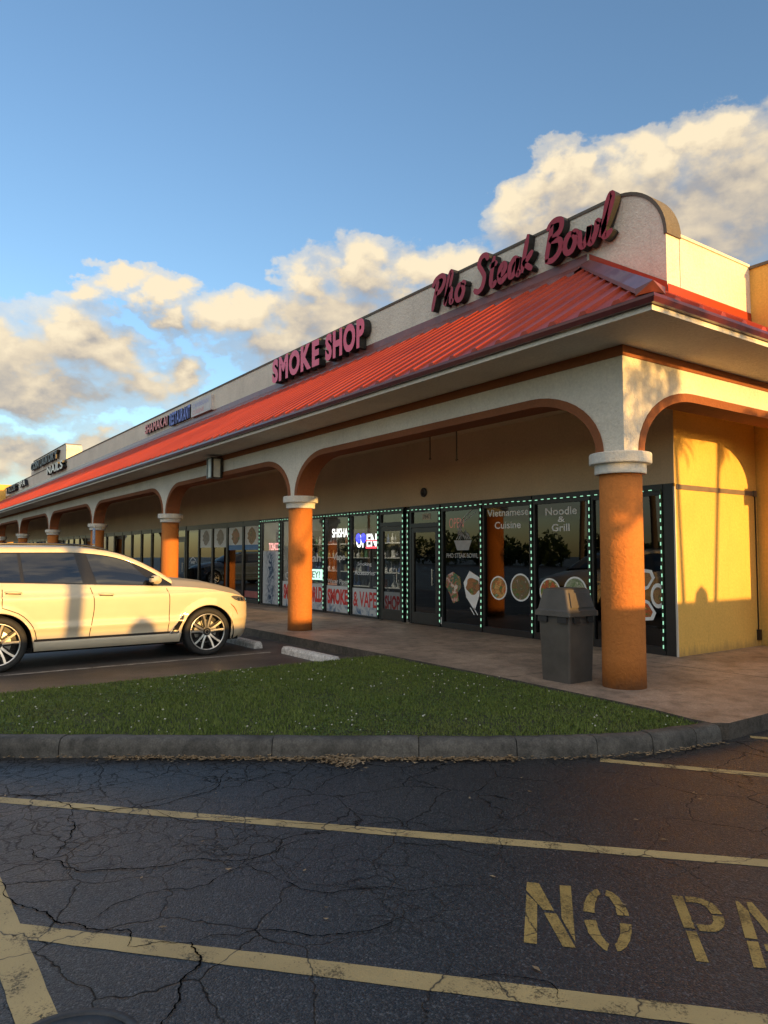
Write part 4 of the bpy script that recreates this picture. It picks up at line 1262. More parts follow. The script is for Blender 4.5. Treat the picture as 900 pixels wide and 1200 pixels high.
r = led_sign('led_sign','OPEN',-15.0,-14.08,1.82,2.15,None,'large lit OPEN sign in blue, white and red', M['led_panel'], [('OP',-14.98,-14.56,E_white),('EN',-14.52,-14.10,E_white)], .03)
b = MB(); n = 14
for k, x in enumerate((-14.88,-14.66)):
    b.add([(x+.11*cos(2*pi*i/n), YG+.040, 2.05+.12*sin(2*pi*i/n)) for i in range(n)], [tuple(range(n))])
b.build('blue_letters', E_blue, r)
b = MB(); b.box(-14.55,-14.06,YG+.038,YG+.044,1.80,1.845); b.box(-14.55,-14.06,YG+.041,YG+.043,1.97,2.0); b.build('red_bar', E_red, r)
led_sign('led_sign','TOBACCO',-19.75,-19.02,1.78,2.0,[E_pink],'pinkish lit TOBACCO sign above the blue smoke poster')
r = empty('led_sign', (-17.0,YG+.06,1.0), 'pale green lit panel just right of the second column', 'lit sign')
b = MB(); b.box(-17.45,-16.62,YG+.05,YG+.07,.98,1.26); b.build('panel', E_green, r)
b = MB(); b.text('KEY?', F(-.046), -17.35,-16.72,1.03,1.21,0,.02); b.build('lettering', M['vinyl_grey'], r)
# posters in the next shop
M['poster'] = simple('faded poster paper', (.76,.74,.68), .6, 0, .1, 3)
blue_band = simple('blue poster edge', (.07,.20,.42), .5)
pf = [foods['wings'],foods['fried'],simple('faded salad print',(.36,.30,.22),.6,0,.3,9),simple('faded noodle print',(.34,.30,.24),.6,0,.3,9)]
PN = ['roast meat','fried wings','faded salad','faded noodles']
for k, (a, c) in enumerate(((-21.38,-20.32),(-22.64,-21.50),(-23.9,-22.76),(-25.18,-24.02))):
    b = MB(); z0 = 1.90
    b.add([(a+.03,YG,z0),(c-.03,YG,z0),(c-.03,YG,2.54),(a+.03,YG,2.54)], [(0,1,2,3)], 0)
    if k < 2: b.add([(a+.03,YG-.002,z0-.10),(c-.03,YG-.002,z0-.10),(c-.03,YG-.002,z0+.06),(a+.03,YG-.002,z0+.06)], [(0,1,2,3)], 2)
    n = 20; mx = (a+c)/2
    b.add([(mx+.30*cos(2*pi*i/n)*(1+.15*sin(3*i)),YG-.004,2.24+.25*sin(2*pi*i/n)*(1+.1*cos(5*i))) for i in range(n)], [tuple(range(n))], 1)
    tag(b.build('food_poster', [M['poster'], pf[k], blue_band]), ['food poster of roast meat, nearest the lit shop','food poster of fried wings with a blue foot, second from the lit shop','faded food poster of salad, third from the lit shop','faded food poster of noodles, farthest from the lit shop'][k], 'poster', 'food posters at the tops of the windows')
b = MB(); b.add([(-21.35,YG,.32),(-20.35,YG,.32),(-20.35,YG,.52),(-21.35,YG,.52)], [(0,1,2,3)])
tag(b.build('window_strip', simple('faded red strip', (.33,.09,.08), .6)), 'faded red strip low on the window right behind the car nose', 'sticker')
b = MB()
for P in ([(-26.2,1.36),(-26.1,1.46),(-25.85,1.56),(-25.6,1.46),(-25.5,1.36)],):
    b.sweep2d(P, .03, .001, F(), 0, 0)
b.text('BAKERY', F(), -26.05,-25.65,1.32,1.42,0,.01)
tag(b.build('window_emblem', M['vinyl_grey']), 'small grey arched emblem on the window right of the third column', 'emblem')

# --- led string lights round the windows
M['cable'] = simple('dark green light tube', (.008,.028,.016), .4)
E_bulb = emit('pale green led', (.46,1.0,.66), .42)
me_v = None; me_h = None
def bulb_mesh(vert):
    b = MB()
    l, w = .026, .0055
    if vert: b.box(-w,w,-w,w,-l,l)
    else: b.box(-l,l,-w,w,-w,w)
    o = b.build('bulb', E_bulb, None, (0,0,0)); me = o.data; bpy.data.objects.remove(o); return me
mv, mh = bulb_mesh(True), bulb_mesh(False)
YLn = YF-.035
def string(p, q, label, pitch):
    p = np.array(p); q = np.array(q); L = np.linalg.norm(q-p); d = (q-p)/L
    r = empty('light_string', ((p[0]+q[0])/2, YLn, min(p[1],q[1])), label, 'string lights', 'green white string lights framing the windows')
    b = MB(); w = .012
    if abs(d[1]) > .5: b.box(p[0]-w,p[0]+w,YLn+.002,YLn+.022,min(p[1],q[1]),max(p[1],q[1]))
    else: b.box(min(p[0],q[0]),max(p[0],q[0]),YLn+.002,YLn+.022,p[1]-w,p[1]+w)
    b.build('cable', M['cable'], r)
    n = int(L/pitch)
    for k in range(n):
        c = p + d*(pitch*(k+.5)); j = rng.normal(0,.004)
        o = bpy.data.objects.new('bulb', mv if abs(d[1]) > .5 else mh); COL.objects.link(o)
        place(o, (c[0]+(j if abs(d[1]) > .5 else 0), YLn-.004, c[1]+(0 if abs(d[1]) > .5 else j)), r)
WT = ['at the outer corner of the shopfront','hidden partly behind the corner column','between Vietnamese Cuisine and Noodle & Grill windows','between the emblem window and the Vietnamese Cuisine window','right of the restaurant door','left of the restaurant door']
for x, t_ in zip((-6.47,-7.80,-9.09,-10.41,-11.66,-12.76), WT):
    string((x,.22),(x,2.60),'vertical run of green string lights '+t_, .118)
string((-12.80,2.625),(-6.47,2.625),'long horizontal run of green string lights above the restaurant windows', .145)
WT = ['at the right edge of the lit shop door','between the lit shop door and & VAPE banner','between & VAPE and SMOKE banners','between SMOKE and ORLD banners','right of the blue smoke poster','left of the blue smoke poster']
for x, t_ in zip((-12.94,-13.90,-15.16,-16.39,-18.88,-20.20), WT):
    string((x,.22),(x,2.64),'vertical run of green string lights '+t_, .118)
string((-20.2,2.655),(-12.92,2.655),'long horizontal run of green string lights above the lit shop', .145)

# ------------------------------------------------------------------ inside the lit shop: racks with goods and ceiling lamps
M['rack'] = simple('dark shelving', (.06,.055,.05), .6, 0, .2, 4)
def goods_mat(name, rough=.4):
    m, t, p = newmat(name)
    oi = t.n('ShaderNodeObjectInfo')
    c = t.ramp(oi.outputs['Random'], [(.0,(.45,.42,.36)),(.15,(.30,.12,.06)),(.3,(.55,.52,.45)),(.45,(.05,.09,.20)),(.6,(.28,.24,.1)),(.72,(.06,.06,.06)),(.85,(.10,.22,.10)),(1.0,(.5,.1,.1))], 'CONSTANT')
    n = t.noise(t.n('ShaderNodeTexCoord').outputs['Object'], 22, 3)
    t.l(t.mix(1.0, c, t.ramp(n.outputs['Fac'], [(.4,.6),(.6,1.3)]), 'MULTIPLY'), p.inputs['Base Color'])
    p.inputs['Roughness'].default_value = rough; return m
GM = goods_mat('shop goods print')
def proto_bottle():
    b = MB(); b.lathe([(0,0),(.045,0),(.05,.02),(.05,.14),(.02,.19),(.018,.25),(.024,.255),(.024,.27),(0,.27)],0,0,12); return b
def proto_box(): 
    b = MB(); b.box(-.07,.07,-.05,.05,0,.20); b.box(-.05,.05,-.035,.035,.20,.215); return b
def proto_pipe():
    b = MB(); b.lathe([(0,0),(.07,0),(.08,.05),(.055,.12),(.018,.16),(.016,.30),(.03,.31),(.032,.33),(.012,.34),(0,.36)],0,0,12); return b
protos = []
for nm, fn in (('bottle',proto_bottle),('carton',proto_box),('water_pipe',proto_pipe)):
    o = fn().build(nm, GM, None, (0,0,0)); protos.append((nm, o.data)); bpy.data.objects.remove(o)
GL = {'bottle':('small bottle on a shelf inside the lit shop','bottle'),'carton':('small carton on a shelf inside the lit shop','carton'),'water_pipe':('glass water pipe on a shelf inside the lit shop','water pipe')}
RN = ['beside the tobacco sign','behind the second column','behind the SHISHA sign','behind the door of the lit shop']
for k, x0 in enumerate((-19.9,-18.2,-16.5,-14.8)):
    y0 = 11.35
    r = empty('shelf_rack', (x0+.8,y0,.16), 'dark shelf rack of goods inside the lit shop '+RN[k], 'shelf', 'shelf racks inside the lit shop')
    b = MB()
    for x in (x0, x0+1.56): b.box(x,x+.04,y0,y0+.35,.163,2.4)
    b.box(x0+.04,x0+1.56,y0+.32,y0+.345,.163,2.4); b.build('frame', M['rack'], r)
    for z in (.35,.75,1.15,1.55,1.95):
        b = MB(); b.box(x0+.04,x0+1.56,y0+.005,y0+.32,z,z+.025); b.build('shelf', M['white_trim'], r)
        x = x0+.12
        while x < x0+1.5:
            nm, me = protos[int(rng.integers(0,3))]
            o = bpy.data.objects.new(nm, me); COL.objects.link(o); place(o, (x, y0+.15+rng.uniform(-.03,.03), z+.0255))
            s = rng.uniform(.75,1.0); o.scale = (s,s,s)
            tag(o, GL[nm][0], GL[nm][1], nm.replace('_',' ')+'s on the shop shelves'); x += rng.uniform(.15,.26)
E_lamp = emit('shop ceiling tube', (1,.95,.86), 11.0, True)
for k, x in enumerate((-18.4,-15.0)):
    r = empty('ceiling_light', (x,10.7,2.93), ['ceiling light over the left half of the lit shop','ceiling light over the right half of the lit shop'][k], 'ceiling light', 'ceiling lights inside the lit shop')
    b = MB(); b.box(x-.62,x+.62,10.55,10.85,2.93,2.995); b.build('housing', M['white_trim'], r)
    b = MB(); b.box(x-.58,x+.58,10.58,10.82,2.918,2.928); b.build('diffuser', E_lamp, r)
# ------------------------------------------------------------------ bin, lantern, accessible-parking sign
M['bin'] = simple('brown grey plastic', (.075,.066,.058), .5, 0, .3, 3, .15, 35)
M['bin_dark'] = simple('dark recess plastic', (.02,.019,.02), .6)
bx, by = -5.90, 6.90
r = empty('litter_bin', (bx,by,Z0), 'brown grey plastic litter bin with hooded lid beside the corner column', 'bin')
def frustum(b, c, z0, z1, w0, d0, w1, d1, mi=0, bev=.03):
    def ringp(w, d, z):
        P = []
        for sx, sy in ((1,-1),(1,1),(-1,1),(-1,-1)):
            for k in range(5):
                a = radians({(1,-1):-90,(1,1):0,(-1,1):90,(-1,-1):180}[(sx,sy)] + 90*k/4)
                P.append((c[0]+sx*(w/2-bev)+bev*cos(a), c[1]+sy*(d/2-bev)+bev*sin(a), z))
        return P
    lo, hi = ringp(w0,d0,z0), ringp(w1,d1,z1)
    n = len(lo)
    b.add(lo+hi, [(i,(i+1)%n,n+(i+1)%n,n+i) for i in range(n)] , mi)
    b.add(lo, [tuple(range(n-1,-1,-1))], mi); b.add(hi, [tuple(range(n))], mi)
b = MB(); frustum(b, (bx,by), Z0, .93, .425,.425,.47,.47); b.build('body', M['bin'], r)
b = MB(); frustum(b, (bx,by), .925, .985, .545,.545,.535,.535); frustum(b, (bx,by), .985, 1.0, .515,.515,.50,.50); lid = b.build('rim', M['bin'], r)
b = MB(); frustum(b, (bx,by), 1.0, 1.235, .49,.49,.36,.43); frustum(b, (bx,by), 1.235, 1.25, .34,.41,.30,.38)
hood = b.build('hood', M['bin'], r)
for s in (1,-1):
    f = MB()
    def xw(z): return .246 - (z-1.0)/.235*.066
    q = [(bx+s*(xw(z)+.004), by+yy*(.205-(z-1.0)*.12), z) for z, yy in ((1.03,-1),(1.03,1),(1.20,1),(1.20,-1))]
    q2 = [(p[0]+s*.012, p[1], p[2]) for p in q]
    f.hexa(q+q2) if s > 0 else f.hexa(q2+q)
    f.build('flap', M['bin'], hood)
b = MB()
for yy in (-.12,.12):
    b.box(bx+.236,bx+.262,by+yy-.05,by+yy+.05,.855,.915)
    b.box(bx+.262,bx+.272,by+yy-.05,by+yy+.05,.845,.87)
for xx in (-.15,.15):
    b.box(bx+xx-.07,bx+xx+.07,by-.262,by-.234,.85,.92)
b.build('handle', M['bin_dark'], r)

lx, lz = -16.50, 3.50
r = empty('wall_lantern', (lx,6.78,lz), 'black box lantern with frosted white panes on the arcade beam', 'lamp')
M['frost'] = simple('frosted white pane', (.55,.58,.54), .5)
b = MB(); b.box(lx-.10,lx+.10,6.885,6.904,lz+.05,lz+.40)
y1, y0 = 6.885, 6.60
for x in (lx-.15,lx+.10):
    for y in (y0, y1-.055): b.box(x,x+.05,y,y+.055,lz,lz+.44)
b.box(lx-.165,lx+.165,y0-.012,y1,lz+.44,lz+.47); b.box(lx-.15,lx+.15,y0,y1,lz-.02,lz)
b.build('frame', M['black_frame'], r)
b = MB(); b.box(lx-.135,lx+.135,y0+.014,y1-.015,lz+.002,lz+.438); b.build('pane', M['frost'], r)

ax, ay = -25.9, 6.28
r = empty('accessible_parking_sign', (ax,ay,0), 'blue accessible parking sign on a post beyond the white car', 'sign')
M['sign_blue'] = simple('sign blue', (.025,.10,.36), .4, 0, .1, 3); M['sign_white'] = simple('sign white', (.62,.63,.63), .4)
b = MB(); b.box(ax-.025,ax+.025,ay+.01,ay+.05,.0,2.62); b.build('post', M['steel'], r)
b = MB(); b.box(ax-.16,ax+.16,ay,ay+.008,2.02,2.56); pl_ = b.build('plate', M['sign_blue'], r)
b = MB(); ff2 = fac(ay-.002)
n = 12; b.add([(ax-.02+.032*cos(-2*pi*i/n)*-1, ay-.003, 2.47+.032*sin(-2*pi*i/n)*-1) for i in range(n)], [tuple(range(n))])
b.sweep2d([(ax-.02,2.43),(ax-.015,2.31),(ax+.05,2.31),(ax+.085,2.20)], .03, .001, ff2, 0, 0)
b.sweep2d(catmull([(ax-.05,2.36),(ax-.085,2.28),(ax-.05,2.19),(ax+.02,2.18),(ax+.05,2.25)],4), .022, .001, ff2, 0, 0)
b.sweep2d([(ax-.015,2.38),(ax+.05,2.37)], .022, .001, ff2, 0, 0)
b.build('wheelchair_symbol', M['sign_white'], pl_)
b = MB(); b.box(ax-.16,ax+.16,ay,ay+.008,1.72,1.98); b.build('lower_plate', M['sign_white'], r)

# ------------------------------------------------------------------ the white car (nose towards the shops, +Y)
M['car_white'] = None
def car_paint(name, col):
    m, t, p = newmat(name)
    p.inputs['Base Color'].default_value = (*col, 1)
    p.inputs['Roughness'].default_value = .38; p.inputs['Coat Weight'].default_value = .45; p.inputs['Coat Roughness'].default_value = .05; p.inputs['Specular IOR Level'].default_value = .35
    pos = worldpos(t); n = t.noise(pos, 3, 4)
    t.l(t.mix(1.0, col, t.ramp(n.outputs['Fac'], [(.3,.95),(.7,1.02)]), 'MULTIPLY'), p.inputs['Base Color'])
    return m
M['car_white'] = car_paint('pearl white car paint', (.58,.51,.385))
M['car_blue'] = car_paint('slate blue car paint', (.06,.09,.14))
m, t, p = newmat('dark car glass'); p.inputs['Base Color'].default_value = (.006,.007,.009,1); p.inputs['Roughness'].default_value = .02; p.inputs['IOR'].default_value = 1.75
M['car_glass'] = m
M['car_black'] = simple('gloss black car trim', (.010,.010,.011), .22, 0, .1, 5)
M['car_seam_and_shade'] = simple('panel gap and handle shade', (.012,.011,.010), .8)
M['rubber'] = simple('tyre rubber', (.018,.018,.018), .75, 0, .25, 8, .3, 50)
M['alloy'] = simple('machined alloy', (.62,.61,.59), .28, .9, .1, 8)
M['alloy_dark'] = simple('dark alloy', (.02,.02,.021), .4, .5, .1, 8)
M['well'] = simple('wheel well', (.006,.006,.006), .95)
M['chrome'] = simple('satin chrome', (.6,.6,.58), .18, 1.0, .05, 5)
m, t, p = newmat('headlamp lens'); p.inputs['Base Color'].default_value = (.10,.10,.105,1); p.inputs['Roughness'].default_value = .06; p.inputs['Coat Weight'].default_value = 1
M['lens'] = m
M['amber'] = simple('amber marker', (.42,.20,.10), .3)

def interp(tab, x):
    xs_ = [q[0] for q in tab]; ys_ = [q[1] for q in tab]
    if x <= xs_[0]: return ys_[0]
    if x >= xs_[-1]: return ys_[-1]
    for i in range(len(xs_)-1):
        if x <= xs_[i+1]:
            h = xs_[i+1]-xs_[i]; u = (x-xs_[i])/h
            m0 = (ys_[i+1]-ys_[i-1])/(xs_[i+1]-xs_[i-1]) if i > 0 else (ys_[1]-ys_[0])/h
            m1 = (ys_[i+2]-ys_[i])/(xs_[i+2]-xs_[i]) if i+2 < len(xs_) else (ys_[-1]-ys_[-2])/h
            return (2*u**3-3*u**2+1)*ys_[i]+(u**3-2*u**2+u)*h*m0+(-2*u**3+3*u**2)*ys_[i+1]+(u**3-u**2)*h*m1
CXC = -12.37
YW = (1.52, 4.585); WR = .392
WT_ = [(.22,.885),(.30,.945),(.38,.960),(.44,.945),(.52,.958),(.585,.985),(.62,.982),(.68,.968),(.80,.980),(.95,.996),(1.04,.996),(1.075,.974),(1.16,.958),(1.26,.915)]
TOP = [(.15,1.20),(.35,1.275),(1.5,1.250),(2.75,1.197),(3.84,1.150),(4.3,1.122),(4.75,1.066),(5.0,1.018),(5.2,.965),(5.36,.91),(5.47,.865)]
def topz(y): return interp(TOP, y)
def sidepoint(u, z, s, off=0.0):
    """u<4.72: straight flank at y=u ; above: front corner, u-4.72 in 0..1"""
    w = interp(WT_, z)
    Yc = 4.72
    lean = interp([(.22,.70),(.35,.77),(.60,.795),(.80,.79),(.92,.74),(1.02,.62),(1.15,.50)], z)
    if u <= Yc:
        y = u
        if y < 1.0: w -= .13*((1.0-y)/.85)**2
        for yc in YW:
            d = sqrt((y-yc)**2+(z-.39)**2)
            if d < .56: w += .020*max(0,1-abs(d-.45)/.11)
        return (CXC+s*(w+off), y, z)
    a = (u-Yc)*pi/2
    n_ = 2/2.7
    x = w*max(0,cos(a))**n_; y = Yc+lean*max(0,sin(a))**n_
    nx, ny = cos(a), sin(a)
    return (CXC+s*(x+off*nx), y+off*ny, z)
def lowz(u):
    y = u
    if u > 4.72: y = sidepoint(u,.6,1)[1]
    z = .265 if y < 4.7 else .25
    R = .445
    for yc in YW:
        d = abs(y-yc)
        if d < R: z = max(z, .385+sqrt(R*R-d*d)) if R*R-d*d > 0 else z
    return z
US = sorted(set([round(q,4) for q in list(np.linspace(.15,4.72,130)) + [yc+.445*cos(a) for yc in YW for a in np.linspace(.02,pi-.02,40)] if q <= 4.72] + [4.72+q for q in np.linspace(.012,1,70)]))
def build_car(name, paint, label, dx=0.0):
    car = empty(name, (CXC,3.05,0), label, 'car')
    body = MB()
    for s in (1,-1):
        rows = []
        for u in US:
            z0 = lowz(u); yt = sidepoint(u,.9,s)[1]; z1 = topz(yt)
            if u > 4.72: z1 = min(z1, topz(sidepoint(u,1.0,s)[1]+.05))
            nn = 40
            rows.append([sidepoint(u, z0+(z1-z0)*k/nn, s) for k in range(nn+1)])
        body.grid(rows, 0, True, flip=(s<0))
        tops = [r_[-1] for r_ in rows]
        if s > 0: TR = tops
        # shoulder closing in to the glass base
        ring_ = [(CXC+s*(abs(p_[0]-CXC)-.05), p_[1], p_[2]+.012) for p_ in tops if p_[1] < 3.98]
        body.grid([[a_, c_] for a_, c_ in zip([p_ for p_ in tops if p_[1] < 3.98], ring_)], 0, True, flip=(s<0))
    # hood: arcs between the fender tops
    rows = []
    for p_ in TR:
        if p_[1] < 3.80: continue
        xs_ = p_[0]-CXC
        cr = .125*min(1,xs_/.9)
        row = []
        for k in range(21):
            v_ = 1-2*k/20
            bump_ = .020*max(0,1-abs(abs(v_)-.62)/.16)*min(1,xs_/.8)
            row.append((CXC+xs_*v_, p_[1], p_[2]+cr*(1-v_*v_)*1.12 + bump_*(1 if abs(v_)<.95 else 0)))
        rows.append(row)
    body.grid(rows, 0, True, flip=True)
    body.build('body', paint, car)
    # under-body and wheel wells
    b = MB(); b.box(CXC-.86,CXC+.86,.45,5.15,.235,.30)
    for yc in YW:
        for s in (1,-1):
            rr_ = [(yc+.452*cos(a), .385+.452*sin(a)) for a in np.linspace(-.28,pi+.28,24)]
            b.grid([[(CXC+s*.972,y,z),(CXC+s*.55,y,z)] for y,z in rr_], 0, True)
            b.add([(CXC+s*.56,y,z) for y,z in rr_], [tuple(range(len(rr_)))])
    b.box(CXC-.55,CXC+.55,.5,5.2,.28,.9)
    b.build('underbody', M['well'], car)
    # greenhouse: side, roof, windscreen
    ZG = [(.40,1.55),(.62,1.645),(1.2,1.685),(2.0,1.695),(2.6,1.690),(2.95,1.655),(3.2,1.60),(3.45,1.505),(3.7,1.375),(3.98,1.20)]
    def zg(y): return interp(ZG, y)
    def xg(z, y):
        t_ = min(1,max(0,(z-1.16)/.55))
        w = .925-.185*t_**1.15
        if y > 2.9: w -= .05*((y-2.9)/1.1)**2*t_
        if y < .8: w -= .12*((.8-y)/.6)**2
        return w
    ysg = list(np.linspace(.40,3.98,60))
    blk = MB(); roof = MB(); scr = MB()
    for s in (1,-1):
        rows = []
        for y in ysg:
            z0 = topz(y)-.01; z1 = max(zg(y), z0+.004)
            rows.append([(CXC+s*xg(z0+(z1-z0)*k/6, y), y, z0+(z1-z0)*k/6) for k in range(7)])
        blk.grid(rows, 0, True, flip=(s<0))
        rr2 = []
        for y in ysg:
            z = max(zg(y), topz(y)-.006); w = xg(z,y)
            rr2.append([(CXC+s*(w+.010),y,z-.012),(CXC+s*(w+.012),y,z+.012),(CXC+s*(w-.012),y,z+.048),(CXC+s*(w-.06),y,z+.066)])
        roof.grid(rr2, 0, True, flip=(s<0))
    rows = []
    for y in ysg:
        z = max(zg(y), topz(y)-.006); w = xg(z,y)-.06
        # the screen bows forward in the middle
        row = []
        for k in range(17):
            v_ = 1-2*k/16
            row.append((CXC+w*v_, y+.10*(1-v_*v_)*(max(0,min(1,(y-2.9)/.5))), z+.066+.035*(1-v_*v_)))
        rows.append(row)
    ci_ = next(i for i, y in enumerate(ysg) if y > 2.86)
    roof.grid(rows[:ci_+1], 0, True, flip=True)
    scr.grid(rows[ci_:], 0, True, flip=True)
    # tail of the cabin and rear deck
    w = xg(1.55,.40)
    roof.add([(CXC-w,.40,1.6),(CXC+w,.40,1.6),(CXC+.86,.16,1.2),(CXC-.86,.16,1.2)], [(0,1,2,3)])
    roof.add([(CXC-.85,.15,1.2),(CXC+.85,.15,1.2),(CXC+.85,.15,.3),(CXC-.85,.15,.3)], [(0,1,2,3)])
    for s in (1,-1):
        roof.add([(CXC+s*.86,.16,1.2),(CXC+s*xg(1.6,.4),.40,1.6),(CXC+s*xg(1.3,.4),.40,1.27)], [(0,1,2)])
    roof.build('roof', paint, car)
    blk.build('window_surround', M['car_black'], car)
    scr.build('windscreen', M['car_glass'], car)
    # side glass
    def pane(y0b, y1b, y0t, y1t, s):
        g = MB(); rows = []
        nu = 14
        for i in range(nu+1):
            f_ = i/nu; col_ = []
            for k in range(9):
                t_ = k/8
                y = (y0b+(y1b-y0b)*f_)*(1-t_)+(y0t+(y1t-y0t)*f_)*t_
                zb = topz(y)+.022; zt_ = max(zg(y)-.028, zb+.002)
                z = zb+(zt_-zb)*t_
                col_.append((CXC+s*(xg(z,y)+.005), y, z))
            rows.append(col_)
        g.grid(rows, 0, True, flip=(s<0)); return g
    for s in (1,-1):
        pane(.66,1.80,.78,1.76,s).build('quarter_window', M['car_glass'], car)
        def door_panel(yl, yr, nm, hx, handle_z, win):
            g = MB(); rows = []; nu = 44; nv = 40
            zlo = .435
            for i in range(nu+1):
                f_ = i/nu; col_ = []
                for k in range(nv+1):
                    t_ = k/nv
                    zz = zlo+(1.2-zlo)*t_
                    y = yl(zz)+(yr(zz)-yl(zz))*f_
                    z = zlo+(topz(y)-.004-zlo)*t_
                    y = yl(z)+(yr(z)-yl(z))*f_
                    col_.append(sidepoint(y, z, s, .0035))
                rows.append(col_)
            g.grid(rows, 0, True, flip=(s<0))
            # seams along the edges
            def seam(path):
                r2 = []
                for i, (y,z) in enumerate(path):
                    a_ = path[max(i-1,0)]; c_ = path[min(i+1,len(path)-1)]
                    dy, dz = c_[0]-a_[0], c_[1]-a_[1]; l_ = sqrt(dy*dy+dz*dz)+1e-9
                    ny, nz = -dz/l_*.0055, dy/l_*.0055
                    r2.append([sidepoint(y-ny,z-nz,s,.005), sidepoint(y+ny,z+nz,s,.005)])
                g.grid(r2, 1, False)
                g.grid([[q[1],q[0]] for q in r2], 1, False)
            zs_ = np.linspace(zlo,1.16,18)
            seam([(yl(z),z) for z in zs_ if z < topz(yl(z))-.01]); seam([(yr(z),z) for z in zs_ if z < topz(yr(z))-.01])
            d = g.build(nm, [paint, M['car_seam_and_shade']], car)
            h = MB(); P = []
            for k in range(9):
                f_ = k/8; y = hx-.11+.22*f_
                q = sidepoint(y, handle_z-.012*f_, s, .010+.036*sin(pi*f_)**.5)
                P.append(q)
            h.tube(P, [.010,.016,.019,.019,.019,.019,.019,.016,.010], 8)
            h.grid([[sidepoint(hx-.10+.2*f_, handle_z-.012*f_-.030, s, .006), sidepoint(hx-.10+.2*f_, handle_z-.012*f_-.020+.004, s, .006)] for f_ in np.linspace(0,1,8)], 1, False)  # dark strip below the grip: recess shade put into the colour
            h.grid([[sidepoint(hx-.10+.2*f_, handle_z-.012*f_-.016, s, .0062), sidepoint(hx-.10+.2*f_, handle_z-.012*f_-.030, s, .0062)] for f_ in np.linspace(0,1,8)], 1, False)
            h.build('handle', [paint, M['car_seam_and_shade']], d)
            pg = pane(*win, s); pg.build('window', M['car_glass'], d)
        rear_l = lambda z: 1.58 if z > .90 else 1.58+.38*(((.90-z)/.47)**.75)
        def rl(z):
            # follows the wheel arch
            R2 = .50
            q = R2*R2-(z-.385)**2
            return max(1.56, YW[0]+(sqrt(q) if q > 0 else 0))
        mid = lambda z: interp([(.40,2.735),(.55,2.752),(.80,2.79),(1.0,2.785),(1.10,2.755),(1.20,2.715)], z)
        fr_ = lambda z: interp([(.40,3.925),(.70,3.935),(.97,3.930),(1.06,3.91),(1.15,3.865)], z)
        door_panel(lambda z: rl(z)+.0, mid, 'rear_door', 1.70, 1.125, (1.85,2.64,1.80,2.53))
        door_panel(mid, fr_, 'front_door', 2.96, 1.065, (2.84,3.80,2.70,3.36))
    # dark line between doors and sill, roof rails, fender vent, lamps
    b = MB()
    for s in (1,-1):
        b.grid([[sidepoint(y,.418,s,.006), sidepoint(y,.438,s,.006)] for y in np.linspace(1.98,4.10,30)], 0, False, flip=(s<0))
        b.grid([[sidepoint(y,.405,s,.005), sidepoint(y,.422,s,.008)] for y in np.linspace(1.98,4.10,30)], 0, False, flip=(s<0))
    b.build('sill_strip', M['car_seam_and_shade'], car)
    for s in (1,-1):
        b = MB()
        P = [(CXC+s*(xg(1.69,y)-.075), y, zg(y)+.062+q) for y, q in ((.75,.0),(.85,.035),(1.3,.048),(2.0,.052),(2.6,.045),(2.9,.030),(3.05,.005))]
        b.tube(catmull(P,4), .016, 8); b.build('roof_rail', M['car_black'], car)
        b = MB()
        b.grid([[sidepoint(3.955+(4.165-3.955)*f_+(.115*(1-f_)+.03*f_)*g_, .40+.32*f_, s, .012) for g_ in np.linspace(0,1,5)] for f_ in np.linspace(0,1,10)], 0, True, flip=(s<0))
        P = [sidepoint(y,z,s,.014) for y,z in ((3.95,.40),(4.03,.53),(4.12,.66),(4.17,.722),(4.21,.735))]
        v_ = b.build('fender_vent', M['car_black'], car)
        c = MB(); c.tube(P, .0035, 6)
        c.build('vent_trim', M['chrome'], v_)
        # headlamp wraps the corner
        b = MB(); rows = []
        for u, z0, z1 in ((4.72+.165,.945,.955),(4.72+.21,.900,.968),(4.72+.28,.872,.962),(4.72+.38,.858,.945),(4.72+.50,.850,.925),(4.72+.62,.845,.905)):
            rows.append([sidepoint(u, z0+(z1-z0)*k/4, s, .006) for k in range(5)])
        b.grid(rows, 0, True, flip=(s<0)); hl_ = b.build('headlight', M['lens'], car)
        b = MB()
        for u in (4.72+.27,4.72+.36,4.72+.48):
            rows = [[sidepoint(u+du, z, s, .009) for z in (.880,.905,.925)] for du in (0,.05)]
            b.grid(rows, 0, False, flip=(s<0))
        b.build('light_element', M['chrome'], hl_)
        b = MB(); P = [sidepoint(u,z,s,.005) for u,z in ((4.72+.14,.835),(4.72+.19,.78),(4.72+.23,.72),(4.72+.265,.645))]
        b.tube(P, [.004,.010,.010,.003], 6); b.build('side_marker', M['amber'], car)
        # mirror
        b = MB()
        cm = np.array([CXC+s*1.07, 3.66, 1.255])
        rows = []
        for i in range(9):
            t_ = -1+2*i/8; k_ = sqrt(max(0,1-abs(t_)**2.6))
            rows.append([(cm[0]+s*(.115*t_), cm[1]+.075*k_*cos(a)+ (.03 if cos(a)>0 else 0)*k_, cm[2]+(.075 if sin(a)>0 else .065)*k_*sin(a)) for a in np.linspace(0,2*pi,15)])
        b.grid(rows, 0, True, flip=(s>0)); mo = b.build('wing_mirror', paint, car)
        b = MB(); b.tube([(CXC+s*.90,3.72,1.175),(CXC+s*.98,3.69,1.19),(CXC+s*1.05,3.67,1.20)], [.03,.026,.03], 8)
        b.grid([[(cm[0]+s*.10*q, cm[1]-.068*sqrt(1-.8*q*q), cm[2]+h_) for h_ in (-.052,.055)] for q in np.linspace(-.9,.9,9)], 0, False)
        b.grid([[(cm[0]+s*.117*q, cm[1]+.02-.06*abs(q), cm[2]-.066), (cm[0]+s*.117*q, cm[1]-.07, cm[2]-.060)] for q in np.linspace(-.9,.9,5)], 0, False)
        b.build('mirror_base', M['car_black'], mo)
